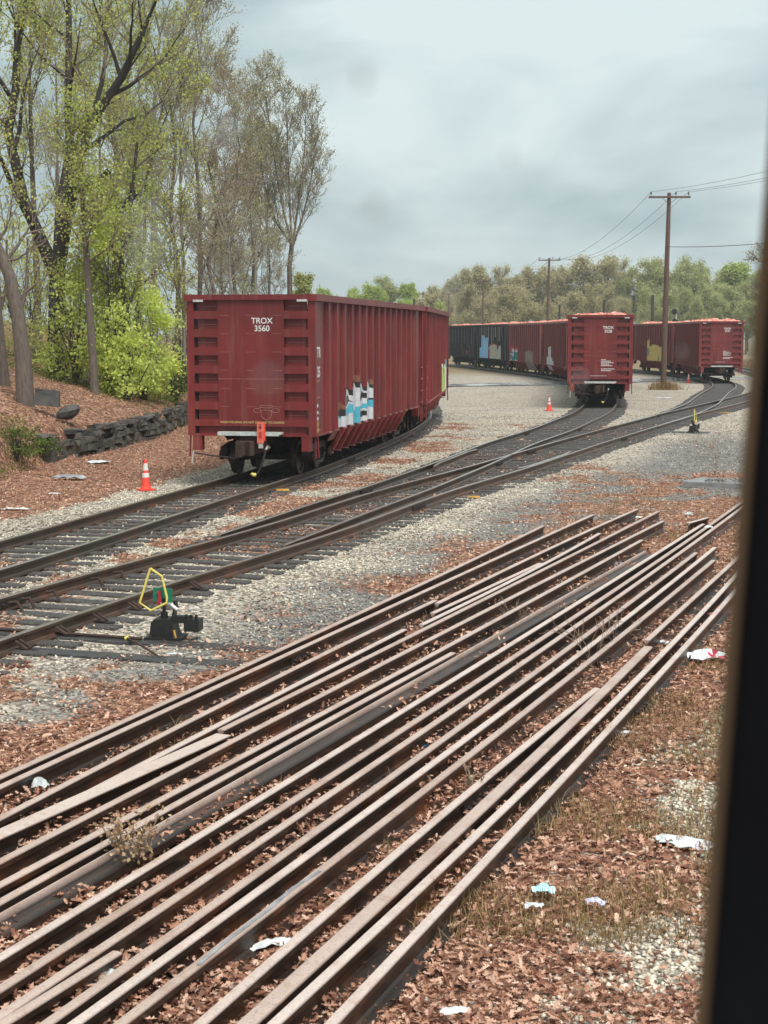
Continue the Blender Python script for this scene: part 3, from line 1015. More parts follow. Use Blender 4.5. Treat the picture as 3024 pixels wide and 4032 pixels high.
# ------------------------------------------------------------------ stored rails in the foreground
STORED = [
    ([(0, 3048), (190, 2975), (800, 2701), (1467, 2387), (1904, 2178), (2142, 2069)], 'left', 'up', 'thin dark stored rail nearest the tracks, first of the lying rails'),
    ([(0, 3092), (217, 2998), (800, 2725), (1142, 2564), (1560, 2381), (1833, 2254), (2142, 2107), (2338, 2026)], 'left', 'up', 'second stored rail from the tracks, ending near the leaf patch'),
    ([(0, 3216), (380, 3021), (900, 2763), (1201, 2604), (1714, 2362)], 'left', 'up', 'pink topped stored rail whose end butts against a farther rail'),
    ([(1722, 2374), (2040, 2215), (2300, 2097), (2506, 2004)], None, 'up', 'stored rail end to end with a pink topped rail, running away'),
    ([(230, 3178), (434, 3070), (900, 2830), (1201, 2675), (1592, 2476)], None, 'up', 'thin bright stored rail behind the wide beige one, both ends in view'),
    ([(0, 3281), (434, 3092), (879, 2891)], 'left', 'down', 'wide beige stored rail lying foot upwards at the left edge'),
    ([(1700, 2412), (1904, 2322), (2126, 2216)], None, 'up', 'short bright stored rail squeezed between two longer ones'),
    ([(1660, 2458), (1904, 2338), (2126, 2228), (2359, 2099)], None, 'up', 'bright stored rail ending just short of its longer neighbour'),
    ([(887, 2872), (1200, 2703), (1700, 2452), (1904, 2356), (2250, 2194), (2588, 2012)], None, 'up', 'long stored rail starting behind the wide beige rail end'),
    ([(0, 3393), (315, 3232), (868, 2935), (1200, 2750), (1700, 2511), (1904, 2416), (2500, 2107), (2605, 2050)], 'left', 'up', 'long stored rail running beneath the wide beige rail end'),
    ([(0, 3462), (488, 3227), (800, 3065), (1125, 2890), (1700, 2577), (1904, 2456), (2500, 2140), (2528, 2125)], 'left', 'up', 'stored rail with an orange rusty foot, second below the wide one'),
    ([(0, 3541), (591, 3232), (800, 3095), (1700, 2608), (1790, 2568)], 'left', 'up', 'bright stored rail ending among leaves and dry grass'),
    ([(0, 3630), (434, 3392), (662, 3268), (952, 3103), (1700, 2668), (2007, 2480), (2142, 2413), (2500, 2207), (2564, 2173)], 'left', 'side', 'dark stored rail lying on its side with a grey web'),
    ([(0, 3755), (520, 3449), (1104, 3100), (1272, 3000), (1700, 2712), (2200, 2414), (2500, 2235), (2767, 2062)], 'left', 'up', 'stored rail just below the rail lying on its side'),
    ([(0, 3867), (900, 3319), (1408, 3000), (1768, 2752), (2200, 2458), (2500, 2270), (2767, 2082), (2957, 1951)], 'left', 'up', 'long stored rail reaching the window frame high at the right'),
    ([(0, 3967), (450, 3693), (900, 3395), (1521, 3000), (1844, 2752), (2200, 2508), (2509, 2298), (2682, 2159), (2798, 2086), (2952, 1978)], 'left', 'up', 'long stored rail reaching the window frame, nearer of that pair'),
    ([(0, 4032), (230, 3889), (461, 3745)], 'bottom', 'up', 'short stub of stored rail ending at the bottom left'),
    ([(168, 4032), (466, 3818), (900, 3509), (1250, 3271), (1641, 3000), (1947, 2752), (2200, 2568), (2465, 2385), (2740, 2175)], 'bottom', 'up', 'stored rail passing the blue cap, bolted bar half way'),
    ([(277, 4032), (900, 3590), (1600, 3077), (1985, 2801), (2200, 2632), (2634, 2294), (2817, 2154)], 'bottom', 'up', 'stored rail passing beside the white crumpled sheet at lower left'),
    ([(430, 4032), (800, 3787), (1250, 3430), (1600, 3175), (1893, 2947), (2253, 2650), (2518, 2429), (2815, 2204)], 'bottom', 'up', 'stored rail with the long pale plastic strip along it'),
    ([(781, 4025), (1044, 3800), (1600, 3338), (1980, 2991), (2354, 2708)], 'bottom', 'up', 'stored rail with a bolted bar, ending left of the weeds'),
    ([(960, 4032), (1223, 3800), (1649, 3400), (2000, 3080), (2290, 2800), (2552, 2544)], 'bottom', 'wide', 'broad headed stored rail, widest of the right group'),
    ([(2545, 2520), (2721, 2361), (2928, 2173)], None, 'up', 'short far stored rail beyond the broad headed one'),
    ([(1075, 4032), (1321, 3800), (1741, 3405), (2142, 3029), (2500, 2680), (2634, 2544), (2921, 2236)], 'bottom', 'up', 'stored rail with rust streaks right of the broad headed one'),
    ([(1300, 4032), (1484, 3835), (1888, 3405), (2305, 2965), (2600, 2650), (2914, 2303)], 'bottom', 'up', 'rightmost stored rail beside the straw and gravel'),
    ([(2712, 2058), (2785, 2037)], None, 'up', 'short offcut of rail by the far rail ends'),
]
STORED_JOINTS = {1: [0.45], 9: [0.5], 10: [0.62], 17: [0.62], 18: [0.63], 19: [0.60], 20: [0.60], 24: [0.55]}


def stored_rails():
    rng = random.Random(5)
    for idx, (pp, ext, mode, label) in enumerate(STORED):
        ztop = {'up': 0.19, 'down': 0.19, 'side': 0.14, 'wide': 0.19}[mode]
        w = [at(px, py, ztop) for px, py in pp]
        y = np.array([q.y for q in w])
        x = np.array([q.x for q in w])
        deg = 1 if len(w) < 4 else 2
        c = np.polyfit(y, x, deg)
        ya, yb = y.min(), y.max()
        if ext:
            ya = min(ya, 6.2)
        ys = np.linspace(ya, yb, max(3, int((yb - ya) / 0.8)))
        q = [Vector((float(np.polyval(c, v)), float(v), 0)) for v in ys]
        if ext:
            m0 = (np.polyval(c, y.min() + 0.01) - np.polyval(c, y.min())) / 0.01
            for p_ in q:
                if p_.y < y.min():
                    p_.x = float(np.polyval(c, y.min()) + m0 * (p_.y - y.min()))
        r = rail_mesh('stored_rail', q, 0.012, OLDRAIL, None, mode)
        tag(r, label, 'steel rail', 'old rails stored beside the track')
        for f in STORED_JOINTS.get(idx, ()):
            L_ = arc_lengths(q)[-1]
            joint_bar(q, L_ * f, 0.012, r, 0.5)


stored_rails()

# ------------------------------------------------------------------ gondola cars
CAR_L, CAR_W, CAR_H, CAR_B = 15.7, 1.56, 4.28, 1.03
RIBS = [1.42 + 0.9186 * i for i in range(15)]


def side_mesh(sg, paint):
    """one long side; sg = +1 left, -1 right"""
    b = MB()
    y_s, y_o = sg * 1.46, sg * 1.555
    b.box(0.36, CAR_L - 0.36, min(sg * 1.42, y_s), max(sg * 1.42, y_s), CAR_B, CAR_H - 0.165, paint)
    for s in RIBS:
        q = [(s - 0.075, y_s, CAR_B), (s + 0.075, y_s, CAR_B), (s + 0.045, y_o, CAR_B), (s - 0.045, y_o, CAR_B)]
        r = [(a, c, CAR_H - 0.165) for a, c, _ in q]
        if sg < 0:
            q, r = q[::-1], r[::-1]
        b.hexa(q, r, paint)
        b.box(s - 0.06, s + 0.06, min(y_s, sg * 1.59), max(y_s, sg * 1.59), CAR_B - 0.02, CAR_B + 0.015, WELDL)
    for s0, s1 in ((0.36, 2.0), (CAR_L - 2.0, CAR_L - 0.36)):
        b.box(s0, s1, min(sg * 1.40, sg * 1.50), max(sg * 1.40, sg * 1.50), CAR_B - 0.05, CAR_B, paint)
    # sunken bay with ladder posts at both ends
    for s0, s1 in ((0.0, 0.36), (CAR_L - 0.36, CAR_L)):
        b.box(s0 + 0.1, s1 - 0.003, min(sg * 1.34, sg * 1.37), max(sg * 1.34, sg * 1.37), CAR_B, CAR_H - 0.165, REDIN if paint is RED else BLACK)
        e0, e1 = (s0 + 0.004, s0 + 0.1) if s0 == 0 else (s1 - 0.1, s1 - 0.004)
        b.box(e0, e1, min(sg * 1.503, sg * 1.545), max(sg * 1.503, sg * 1.545), CAR_B - 0.027, CAR_H - 0.16, paint)
    return b


def tub_mesh(paint):
    b = MB()
    s0, s1 = RIBS[1], RIBS[13]
    st, en = RIBS[2], RIBS[12]
    for sg in (-1, 1):
        for (a, c, z) in ((st, en, 0.40), (s0, st - 0.004, 0.74), (en + 0.004, s1, 0.74)):
            k = (CAR_B - z) / (CAR_B - 0.40)
            yi = 1.45 - 0.36 * k
            q = [(a, sg * 1.45, CAR_B - 0.001), (c, sg * 1.45, CAR_B - 0.001), (c, sg * yi, z), (a, sg * yi, z)]
            r = [(x, y - sg * 0.03, zz) for x, y, zz in q]
            b.hexa(q if sg > 0 else q[::-1], r if sg > 0 else r[::-1], paint)
        for s in RIBS[2:13]:
            q = [(s - 0.05, sg * 1.56, CAR_B - 0.022), (s + 0.05, sg * 1.56, CAR_B - 0.022), (s + 0.05, sg * 1.21, 0.40), (s - 0.05, sg * 1.21, 0.40)]
            r = [(x, y - sg * 0.11, zz) for x, y, zz in q]
            b.hexa(q if sg > 0 else q[::-1], r if sg > 0 else r[::-1], paint)
            b.box(s - 0.05, s + 0.05, min(sg * 1.06, sg * 1.24), max(sg * 1.06, sg * 1.24), 0.375, 0.399, WELDL)
    b.box(st, en, -1.06, 1.06, 0.40, 0.45, IRON)
    b.box(0.4, CAR_L - 0.4, -0.28, 0.28, 0.76, 1.0, IRON)
    b.box(0.37, CAR_L - 0.37, -1.41, 1.41, 0.98, 1.02, REDIN)
    return b


def end_mesh(paint, far):
    b = MB()

    def bx(x0, x1, y0, y1, z0, z1, m):
        if far:
            x0, x1 = CAR_L - x1, CAR_L - x0
            y0, y1 = -y1, -y0
        b.box(x0, x1, y0, y1, z0, z1, m)

    bx(0.10, 0.16, -1.30, 1.30, CAR_B, CAR_H - 0.13, paint)
    bx(0.0, 0.099, -0.79, 0.79, CAR_B + 0.20, CAR_H - 0.13, paint)
    for sg in (-1, 1):
        bx(0.0, 0.20, min(sg * 1.37, sg * 1.5), max(sg * 1.37, sg * 1.5), CAR_B - 0.03, CAR_H - 0.13, paint)
        bx(-0.02, 0.18, min(sg * 1.2, sg * 1.42), max(sg * 1.2, sg * 1.42), 0.66, CAR_B - 0.03, paint)
        tops = [CAR_H - (128 + 106.3 * k - 92) * 0.00396 for k in range(7)]
        prev = CAR_H - 0.13
        for k, tz in enumerate(tops):
            bx(0.004, 0.099, min(sg * 0.79, sg * 1.37), max(sg * 0.79, sg * 1.37), tz, prev, paint) if prev - tz > 0.02 else None
            bx(0.085, 0.099, min(sg * 0.86, sg * 1.30), max(sg * 0.86, sg * 1.30), tz - 0.13, tz - 0.121, WELDL)
            prev = tz - 0.235
        bx(0.004, 0.099, min(sg * 0.79, sg * 1.37), max(sg * 0.79, sg * 1.37), CAR_B + 0.20, prev, paint)
    for k in range(7):
        z = CAR_H - (215 + 106.5 * k - 92) * 0.00396
        if k == 6:
            continue
        for y0, y1 in ((0.52, 0.74), (-0.1, 0.12), (-0.75, -0.52)):
            bx(-0.004, 0.0, y0, y1, z, z + 0.009, WELDL)
    bx(-0.006, 0.0, -0.79, 0.79, CAR_H - 1.955, CAR_H - 1.943, WELDL)
    bx(-0.03, 0.10, -1.36, 1.36, CAR_B - 0.03, CAR_B + 0.015, paint)
    bx(0.05, 0.6, -0.27, 0.27, 0.62, CAR_B - 0.03, paint)
    return b


def truck_mesh(parent, s0):
    t = bpy.data.objects.new('truck', None)
    COL.objects.link(t)
    t.parent = parent
    t.location = (s0, 0, 0)
    for sg in (-1, 1):
        b = MB()
        top = [(-1.18, 0.64), (-1.18, 0.44), (-0.72, 0.40), (-0.44, 0.16), (0.44, 0.16), (0.72, 0.40), (1.18, 0.44), (1.18, 0.64), (0.45, 0.72), (-0.45, 0.72)]
        y0, y1 = sorted((sg * 0.93, sg * 1.09))
        for poly in ([(-1.18, 0.66), (-1.18, 0.46), (-0.70, 0.46), (-0.42, 0.58), (0.42, 0.58), (0.70, 0.46), (1.18, 0.46), (1.18, 0.66), (0.5, 0.74), (-0.5, 0.74)],
                     [(-0.72, 0.455), (-0.44, 0.20), (0.44, 0.20), (0.72, 0.455), (0.55, 0.452), (0.36, 0.30), (-0.36, 0.30), (-0.55, 0.452)]):
            b.prism(poly, lambda u, v, a: (u, a, v), y0, y1, IRON)
        for a in (-0.889, 0.889):
            b.lathe([(0.10, 0), (0.12, 0.03), (0.12, 0.09), (0.05, 0.11)], lambda u, v, h, a=a: (a + u, sg * (1.09 + h), 0.44 + v), RUSTI, 10)
        b.build('side_frame', t)
        c = MB()
        for a in (-0.2, 0.0, 0.2):
            for k in range(6):
                z = 0.31 + 0.045 * k
                c.tube([(a + 0.075 * math.cos(q), sg * 1.01 + 0.075 * math.sin(q), z + 0.0072 * q) for q in np.linspace(0, 2 * PI, 9)], 0.016, IRON, 5)
        c.build('spring', t)
    b = MB()
    b.box(-0.2, 0.2, -1.0, 1.0, 0.585, 0.75, IRON)
    for sg in (-1, 1):
        b.box(-0.75, 0.75, sg * 0.55 - 0.04, sg * 0.55 + 0.04, 0.32, 0.40, RUSTI)
    b.build('bolster', t)
    for a in (-0.889, 0.889):
        w = MB()
        for sg in (-1, 1):
            prof = [(0.10, 0.62), (0.11, 0.69), (0.30, 0.705), (0.35, 0.69), (0.45, 0.685), (0.45, 0.715), (0.42, 0.725), (0.415, 0.825), (0.35, 0.83), (0.31, 0.79), (0.12, 0.80), (0.10, 0.84)]
            w.lathe(prof, lambda u, v, h, sg=sg: (a + u, sg * h, 0.418 + v), WHEEL, 24)
        w.tube([(a, -1.05, 0.418), (a, 1.05, 0.418)], 0.075, IRON, 10)
        w.build('wheelset', t)
    return t


def coupler_mesh(far):
    b = MB()

    def p(x, y, z):
        return (CAR_L - x, -y, z) if far else (x, y, z)

    def bx(x0, x1, y0, y1, z0, z1, m):
        a, c = p(x0, y0, z0), p(x1, y1, z1)
        b.box(min(a[0], c[0]), max(a[0], c[0]), min(a[1], c[1]), max(a[1], c[1]), z0, z1, m)

    bx(-0.16, 0.05, -0.20, 0.24, 0.60, 0.98, RUSTI)
    bx(-0.42, -0.16, -0.09, 0.11, 0.66, 0.86, RUSTI)
    poly = [(-0.42, 0.15), (-0.52, 0.20), (-0.74, 0.19), (-0.80, 0.11), (-0.70, 0.05), (-0.62, -0.02), (-0.66, -0.10), (-0.78, -0.16), (-0.70, -0.22), (-0.50, -0.20), (-0.42, -0.14)]
    b.prism(poly, lambda u, v, a: p(u, v, a), 0.60, 0.92, RUSTI)
    b.prism([(-0.80, 0.10), (-0.76, 0.20), (-0.62, 0.19), (-0.60, 0.04), (-0.70, 0.03)], lambda u, v, a: p(u, v, a), 0.56, 0.60, RUSTI)
    b.tube([p(-0.68, 0.14, 0.55), p(-0.68, 0.14, 0.95)], 0.035, IRON, 8)
    b.tube([p(-0.1, 1.36, 0.62), p(-0.16, 1.30, 0.60), p(-0.22, 0.9, 0.55), p(-0.28, 0.45, 0.52), p(-0.5, 0.24, 0.50), p(-0.56, 0.16, 0.58)], 0.017, IRON, 6)
    return b


def hose_mesh(far):
    b = MB()

    def p(x, y, z):
        return (CAR_L - x, -y, z) if far else (x, y, z)

    b.tube([p(0.0, -0.42, 0.74), p(-0.14, -0.42, 0.78), p(-0.24, -0.40, 0.70)], 0.03, GRATE, 8)
    b.tube([p(-0.24, -0.40, 0.70), p(-0.30, -0.36, 0.50), p(-0.33, -0.30, 0.30), p(-0.36, -0.24, 0.18), p(-0.40, -0.20, 0.14)], 0.026, BLACK, 8)
    b.tube([p(-0.40, -0.20, 0.14), p(-0.43, -0.15, 0.13), p(-0.46, -0.11, 0.17)], [0.04, 0.045, 0.03], YELLOW, 8)
    return b


def text_part(parent, body, size, loc, face, mat=WHITE, name='reporting_mark', squeeze=1.0, bold=0.003):
    cu = bpy.data.curves.new(name, 'FONT')
    cu.body = body
    cu.size = size
    cu.align_x = 'CENTER'
    cu.align_y = 'CENTER'
    cu.offset = bold
    cu.extrude = 0.001
    cu.space_line = 0.95
    cu.materials.append(mat)
    o = bpy.data.objects.new(name, cu)
    COL.objects.link(o)
    bpy.context.view_layer.update()
    me = bpy.data.meshes.new_from_object(o)
    bpy.data.objects.remove(o)
    o = bpy.data.objects.new(name, me)
    COL.objects.link(o)
    o.parent = parent
    if face == 'end':
        cols = ((0, -1, 0), (0, 0, 1), (-1, 0, 0))
    elif face == 'right':
        cols = ((1, 0, 0), (0, 0, 1), (0, -1, 0))
    else:
        cols = ((-1, 0, 0), (0, 0, 1), (0, 1, 0))
    m = Matrix(cols).transposed().to_4x4()
    m.translation = Vector(loc)
    o.matrix_local = m @ Matrix.Diagonal((squeeze, 1, 1, 1))
    return o


def make_car(paint, label, group='gondola cars standing in the yard'):
    root = empty('gondola_car', label, 'rail car', group=group)
    for sg in (1, -1):
        side_mesh(sg, paint).build('side_panel', root)
    for far in (False, True):
        end_mesh(paint, far).build('end_panel', root)
    b = MB()
    for sg in (-1, 1):
        y0, y1 = sorted((sg * 1.36, sg * 1.60))
        b.box(-0.05, CAR_L + 0.05, y0, y1, CAR_H - 0.155, CAR_H, paint)
    for x0, x1 in ((-0.06, 0.2), (CAR_L - 0.2, CAR_L + 0.06)):
        b.box(x0, x1, -1.358, 1.358, CAR_H - 0.13, CAR_H - 0.003, paint)
    for sg in (-1, 1):
        y0, y1 = sorted((sg * 1.12, sg * 1.36))
        b.box(-0.075, -0.06, y0, y1, CAR_H - 0.17, CAR_H - 0.12, GRATE)
    b.build('top_rim', root)
    tub_mesh(paint).build('lower_body', root)
    for sx in (0.2, CAR_L - 0.2):
        for sg in (-1, 1):
            for z in (1.14, 1.52, 1.90, 2.28):
                l = MB()
                l.tube([(sx - 0.17, sg * 1.545, z), (sx + 0.19, sg * 1.545, z)], 0.014, WELDL, 5)
                l.build('ladder_rung', root)
            l = MB()
            l.tube([(sx - 0.12, sg * 1.5, CAR_B - 0.03), (sx - 0.12, sg * 1.53, 0.5), (sx + 0.14, sg * 1.53, 0.5), (sx + 0.14, sg * 1.5, CAR_B - 0.03)], 0.02, paint, 5)
            l.build('stirrup_step', root)
    for far in (False, True):
        b = MB()
        for k in range(4):
            x0, x1 = -0.33 + 0.075 * k, -0.33 + 0.075 * k + 0.055
            y0, y1 = -0.78, 0.73
            if far:
                x0, x1, y0, y1 = CAR_L - x1, CAR_L - x0, -y1, -y0
            b.box(x0, x1, y0, y1, CAR_B + 0.03, CAR_B + 0.085 - 0.008 * (k % 2), GRATE)
        x0, x1 = (-0.335, -0.30) if not far else (CAR_L + 0.30, CAR_L + 0.335)
        b.box(x0 - (0 if far else 0.004), x1 + (0.004 if far else 0), -0.74, 0.72, CAR_B + 0.0, CAR_B + 0.028, GRATE)
        b.build('end_platform', root)
        coupler_mesh(far).build('coupler', root)
        hose_mesh(far).build('air_hose', root)
    b = MB()
    b.tube([(-0.12, 1.37, 0.66), (-0.13, 1.40, 0.5), (-0.14, 1.41, 0.36)], 0.022, CREAM, 6)
    b.build('release_handle', root)
    truck_mesh(root, 2.3)
    truck_mesh(root, CAR_L - 2.3)
    return root


def recolour(root, old, new):
    def rec(o):
        for sl in getattr(o, 'material_slots', ()):
            if sl.material == old:
                sl.link = 'OBJECT'
                sl.material = new
        for c in o.children:
            rec(c)
    rec(root)


def graffiti(parent, sg, strips):
    """every run of touching strips is one painted piece"""
    run = []
    for st in sorted(strips, key=lambda q: min(q[0], q[1])):
        st = (min(st[0], st[1]), max(st[0], st[1]), st[2])
        if run and st[0] - run[-1][1] > 0.02:
            graffiti_piece(parent, sg, run)
            run = []
        run.append(st)
    graffiti_piece(parent, sg, run)


def graffiti_piece(parent, sg, strips):
    """painted bands: strips of (first rib fraction s0, s1, [(z0, z1, material)]) that follow sheet, ribs and lower slope"""
    b = MB()
    for s0, s1, segs in strips:
        cuts = [s0]
        for r in RIBS:
            for e in (r - 0.075, r - 0.045, r + 0.045, r + 0.075):
                if s0 < e < s1:
                    cuts.append(e)
        n = max(1, int((s1 - s0) / 0.07))
        for k in range(1, n):
            e = s0 + (s1 - s0) * k / n
            if min(abs(e - c) for c in cuts) > 0.02:
                cuts.append(e)
        cuts = sorted(cuts + [s1])
        ztop = max(z1 for _, z1, _ in segs)

        def edge(s, z):
            """hand drawn outline: bands wander, upper ends are rounded"""
            if z <= CAR_B + 0.06:
                return z
            t = (s - s0) / max(s1 - s0, 1e-6) * 2 - 1
            w_ = min(1.0, (s1 - s0) / 0.8)
            q = z + w_ * (0.045 * math.sin(s * 6.1 + z * 9.0) + 0.03 * math.sin(s * 14.0 + z * 5.0))
            if z > ztop - 0.3:
                q -= 0.13 * w_ * abs(t) ** 3
            return q

        def yy(s, z):
            off = 0.006
            d = min(abs(s - r) for r in RIBS)
            k = 0.0 if d >= 0.075 else (1.0 if d <= 0.045 else (0.075 - d) / 0.03)
            base = 1.46 + 0.095 * k
            if z < CAR_B - 0.02:
                q = (CAR_B - z) / (CAR_B - 0.40)
                base = 1.45 - 0.36 * q + (0.11 if d < 0.05 else 0.0)
            return sg * (base + off)

        for z0, z1, m in segs:
            for a, c in zip(cuts[:-1], cuts[1:]):
                za0, za1, zc0, zc1 = edge(a, z0), edge(a, z1), edge(c, z0), edge(c, z1)
                if za1 - za0 < 0.004 or zc1 - zc0 < 0.004:
                    continue
                q = [(a, yy(a, za0), za0), (c, yy(c, zc0), zc0), (c, yy(c, zc1), zc1), (a, yy(a, za1), za1)]
                r = [(x, y + sg * 0.002, z) for x, y, z in q]
                b.hexa(q if sg > 0 else q[::-1], r if sg > 0 else r[::-1], m)
    return b.build('graffiti', parent)


def place_car(root, key, s):
    pts = LINES[key]
    acc = arc_lengths(pts)
    p0, _ = sample(pts, acc, s)
    p1, _ = sample(pts, acc, s + CAR_L)
    d = p1 - p0
    root.location = (p0.x, p0.y, 0.2)
    root.rotation_euler = (0, 0, math.atan2(d.y, d.x))


def s_at(key, y):
    pts = LINES[key]
    acc = arc_lengths(pts)
    return acc[min(range(len(pts)), key=lambda j: abs(pts[j].y - y))]


HEAPM, nt_, b_ = new_mat('orange_scrap')
f_ = noise(nt_, 4.5, 7)
nt_.links.new(ramp(nt_, f_, [(0.30, (0.22, 0.05, 0.04)), (0.42, (0.66, 0.13, 0.09)), (0.52, (0.66, 0.24, 0.18)), (0.57, (0.72, 0.56, 0.48)), (0.62, (0.64, 0.19, 0.13)), (0.8, (0.52, 0.34, 0.28))]), b_.inputs['Base Color'])
b_.inputs['Roughness'].default_value = 0.7


def heap(car, label, seed):
    rng = np.random.default_rng(seed)
    nx, ny = 90, 18
    xs = np.linspace(0.2, CAR_L - 0.2, nx)
    ys = np.linspace(-1.35, 1.35, ny)
    X, Y = np.meshgrid(xs, ys)
    h = CAR_H - 0.16 + 0.22 * np.sqrt(np.clip(1 - (Y / 1.42) ** 2, 0, 1)) * (0.35 + 1.0 * fbm(X, Y, 0.35, 3, seed)) + 0.34 * (fbm(X, Y, 1.7, 3, seed + 9) - 0.45) + 0.20 * (rng.random(X.shape) - 0.5)
    h *= 1.0
    i = np.arange(nx * ny).reshape(ny, nx)
    q = np.stack([i[:-1, :-1], i[:-1, 1:], i[1:, 1:], i[1:, :-1]], -1).reshape(-1, 4)
    # closed underneath so that the heap has a body
    top = np.stack([X.ravel(), Y.ravel(), h.ravel()], 1)
    bot = top.copy()
    bot[:, 2] = CAR_H - 0.7
    n = nx * ny
    rim = []
    for a in (i[0], i[-1][::-1]):
        rim += [(a[k], a[k] + n, a[k + 1] + n, a[k + 1]) for k in range(len(a) - 1)]
    for a in (i[:, 0][::-1], i[:, -1]):
        rim += [(a[k], a[k] + n, a[k + 1] + n, a[k + 1]) for k in range(len(a) - 1)]
    qs = np.concatenate([q, q[:, ::-1] + n, np.array(rim)])
    o = np_mesh('scrap_heap', np.concatenate([top, bot]), qs, [HEAPM])
    o.location = car.location
    o.rotation_euler = car.rotation_euler
    tag(o, label, 'scrap load', 'loads heaped in the gondola cars')
    return o


def cars():
    proto = make_car(RED, 'large empty red gondola car numbered 3560, nearest of all the cars')
    place_car(proto, 'A', s_at('A', 36.2))
    c2 = copy_tree(proto)
    tag(c2, 'empty red gondola car with lime graffiti coupled behind car 3560')
    place_car(c2, 'A', s_at('A', 36.2) + 16.6)
    sD = s_at('D', 73.6)
    D = []
    for k, lab in enumerate(['red gondola car numbered 3528 seen end on, orange scrap on top', 'red gondola car hidden directly behind car 3528, loaded',
                             'red gondola car with a white block graffiti, left of car 3528', 'red gondola car with teal and tan graffiti next to the black one',
                             'black gondola car with light blue and cream graffiti', 'dark blue black gondola car at the far left of its string']):
        c = copy_tree(proto)
        tag(c, lab)
        place_car(c, 'D', sD + 16.6 * k)
        D.append(c)
    sK = s_at('K', 110.5)
    K = []
    for k, lab in enumerate(['red gondola car on the far right by the verge, end towards us', 'red gondola car with pale yellow graffiti behind the tall pole']):
        c = copy_tree(proto)
        tag(c, lab)
        place_car(c, 'K', sK + 16.6 * k)
        K.append(c)
    for c in D[4:]:
        recolour(c, RED, BLACKP)
        recolour(c, REDIN, BLACK)
        recolour(c, WELDL, IRON)
    # lettering
    text_part(proto, 'TROX\n3560', 0.185, (-0.004, -0.27, CAR_H - 0.70), 'end', bold=0.003)
    text_part(proto, 'WHEN WELDING, DO NOT GROUND TO COUPLER', 0.066, (-0.004, -0.02, CAR_H - 2.96), 'end', YELSP, 'warning_line', bold=0.0)
    text_part(proto, 'TR', 0.34, (0.66, -1.463, 2.93), 'right', squeeze=0.9, bold=0.008)
    text_part(proto, '35', 0.34, (0.64, -1.463, 2.47), 'right', squeeze=0.9, bold=0.008)
    text_part(D[0], 'TROX\n3528', 0.185, (-0.004, -0.36, CAR_H - 0.70), 'end', bold=0.003)
    text_part(K[0], 'TROX\n3523', 0.185, (-0.004, -0.40, CAR_H - 0.62), 'end', bold=0.003)
    rng = random.Random(4)
    for c, y0 in ((D[0], -0.05), (K[0], -0.13)):
        b = MB()
        for z, wd in ((2.13, 0.18), (2.06, 0.44), (1.99, 0.50), (1.92, 0.34), (1.85, 0.52), (1.69, 0.60), (1.61, 0.48)):
            y = y0
            while y > y0 - wd:
                w_ = rng.uniform(0.03, 0.09)
                b.box(-0.006, -0.001, y - w_, y, z, z + 0.036, WHITE)
                y -= w_ + 0.015
        b.build('stencilled_data', c)
        b = MB()
        b.box(-0.006, -0.001, -0.32, 0.46, 1.37, 1.385, WHITE)
        b.build('stencil_line', c)
    b = MB()
    for z in (1.66, 1.50, 1.36):
        b.box(0.42, 0.60, -1.464, -1.461, z, z + 0.07, WHITE)
    b.box(0.42, 0.62, -1.464, -1.461, 1.22, 1.33, YBOARD)
    b.box(0.42, 0.62, -1.464, -1.461, 1.06, 1.19, YBOARD)
    b.build('side_stencil', proto)
    # chalk doodle on the end: long face with two ears
    b = MB()

    def arc(cy, cz, ry, rz, a0, a1, n=12):
        return [(-0.004, cy - ry * math.cos(a), cz + rz * math.sin(a)) for a in np.linspace(a0, a1, n)]
    z0 = CAR_H - 2.72
    for ln in (arc(-0.36, z0, 0.13, 0.17, PI, 2 * PI + 0.3), arc(-0.36, z0, 0.13, 0.05, 0, PI), arc(-0.58, z0 + 0.04, 0.09, 0.05, 0, 2 * PI), arc(-0.14, z0 + 0.04, 0.09, 0.05, 0, 2 * PI), arc(-0.36, z0 + 0.13, 0.17, 0.03, 0, 2 * PI)):
        b.tube(ln, 0.006, WELDL, 4)
    b.build('chalk_drawing', proto)
    # graffiti
    K_, W_, C_, T_ = SPRAYK, SPRAYW, CYAN, SPRAYT
    r = RIBS
    graffiti(proto, -1, [
        (r[1] + 0.08, r[2], [(1.05, 1.30, W_), (1.30, 1.36, C_), (1.36, 1.50, K_), (1.50, 1.66, T_)]),
        (r[2], r[3], [(1.05, 1.34, W_), (1.34, 1.52, C_), (1.52, 1.58, W_), (1.58, 1.77, K_), (1.77, 1.96, W_), (1.96, 2.07, K_)]),
        (r[3], r[4], [(1.05, 1.20, C_), (1.20, 1.46, C_), (1.46, 2.10, W_), (2.10, 2.20, K_), (2.20, 2.32, T_)]),
        (r[4], r[5], [(1.05, 1.14, W_), (1.14, 1.34, K_), (1.34, 1.41, W_), (1.41, 1.52, C_), (1.52, 1.64, W_), (1.64, 1.79, K_), (1.79, 2.00, W_), (2.00, 2.10, K_)]),
        (r[5], r[6], [(1.05, 1.40, W_), (1.40, 1.60, C_), (1.60, 1.64, K_), (1.64, 2.02, W_), (2.02, 2.12, K_), (2.12, 2.24, T_)]),
    ])
    graffiti(c2, -1, [(r[9], r[10], [(0.5, 1.0, W_), (1.05, 2.05, LIMESP), (2.05, 2.2, W_)]), (r[10], r[11], [(0.5, 1.0, TANSP), (1.05, 1.9, LIMESP), (1.9, 2.1, TANSP)]), (r[11], r[12], [(0.6, 1.0, W_), (1.05, 2.15, LIMESP)]), (r[12], r[13], [(1.05, 2.0, SPRAYW), (2.0, 2.35, C_)])])

    def fs(f):
        """fraction along the car from the far end"""
        return CAR_L * (1 - f)

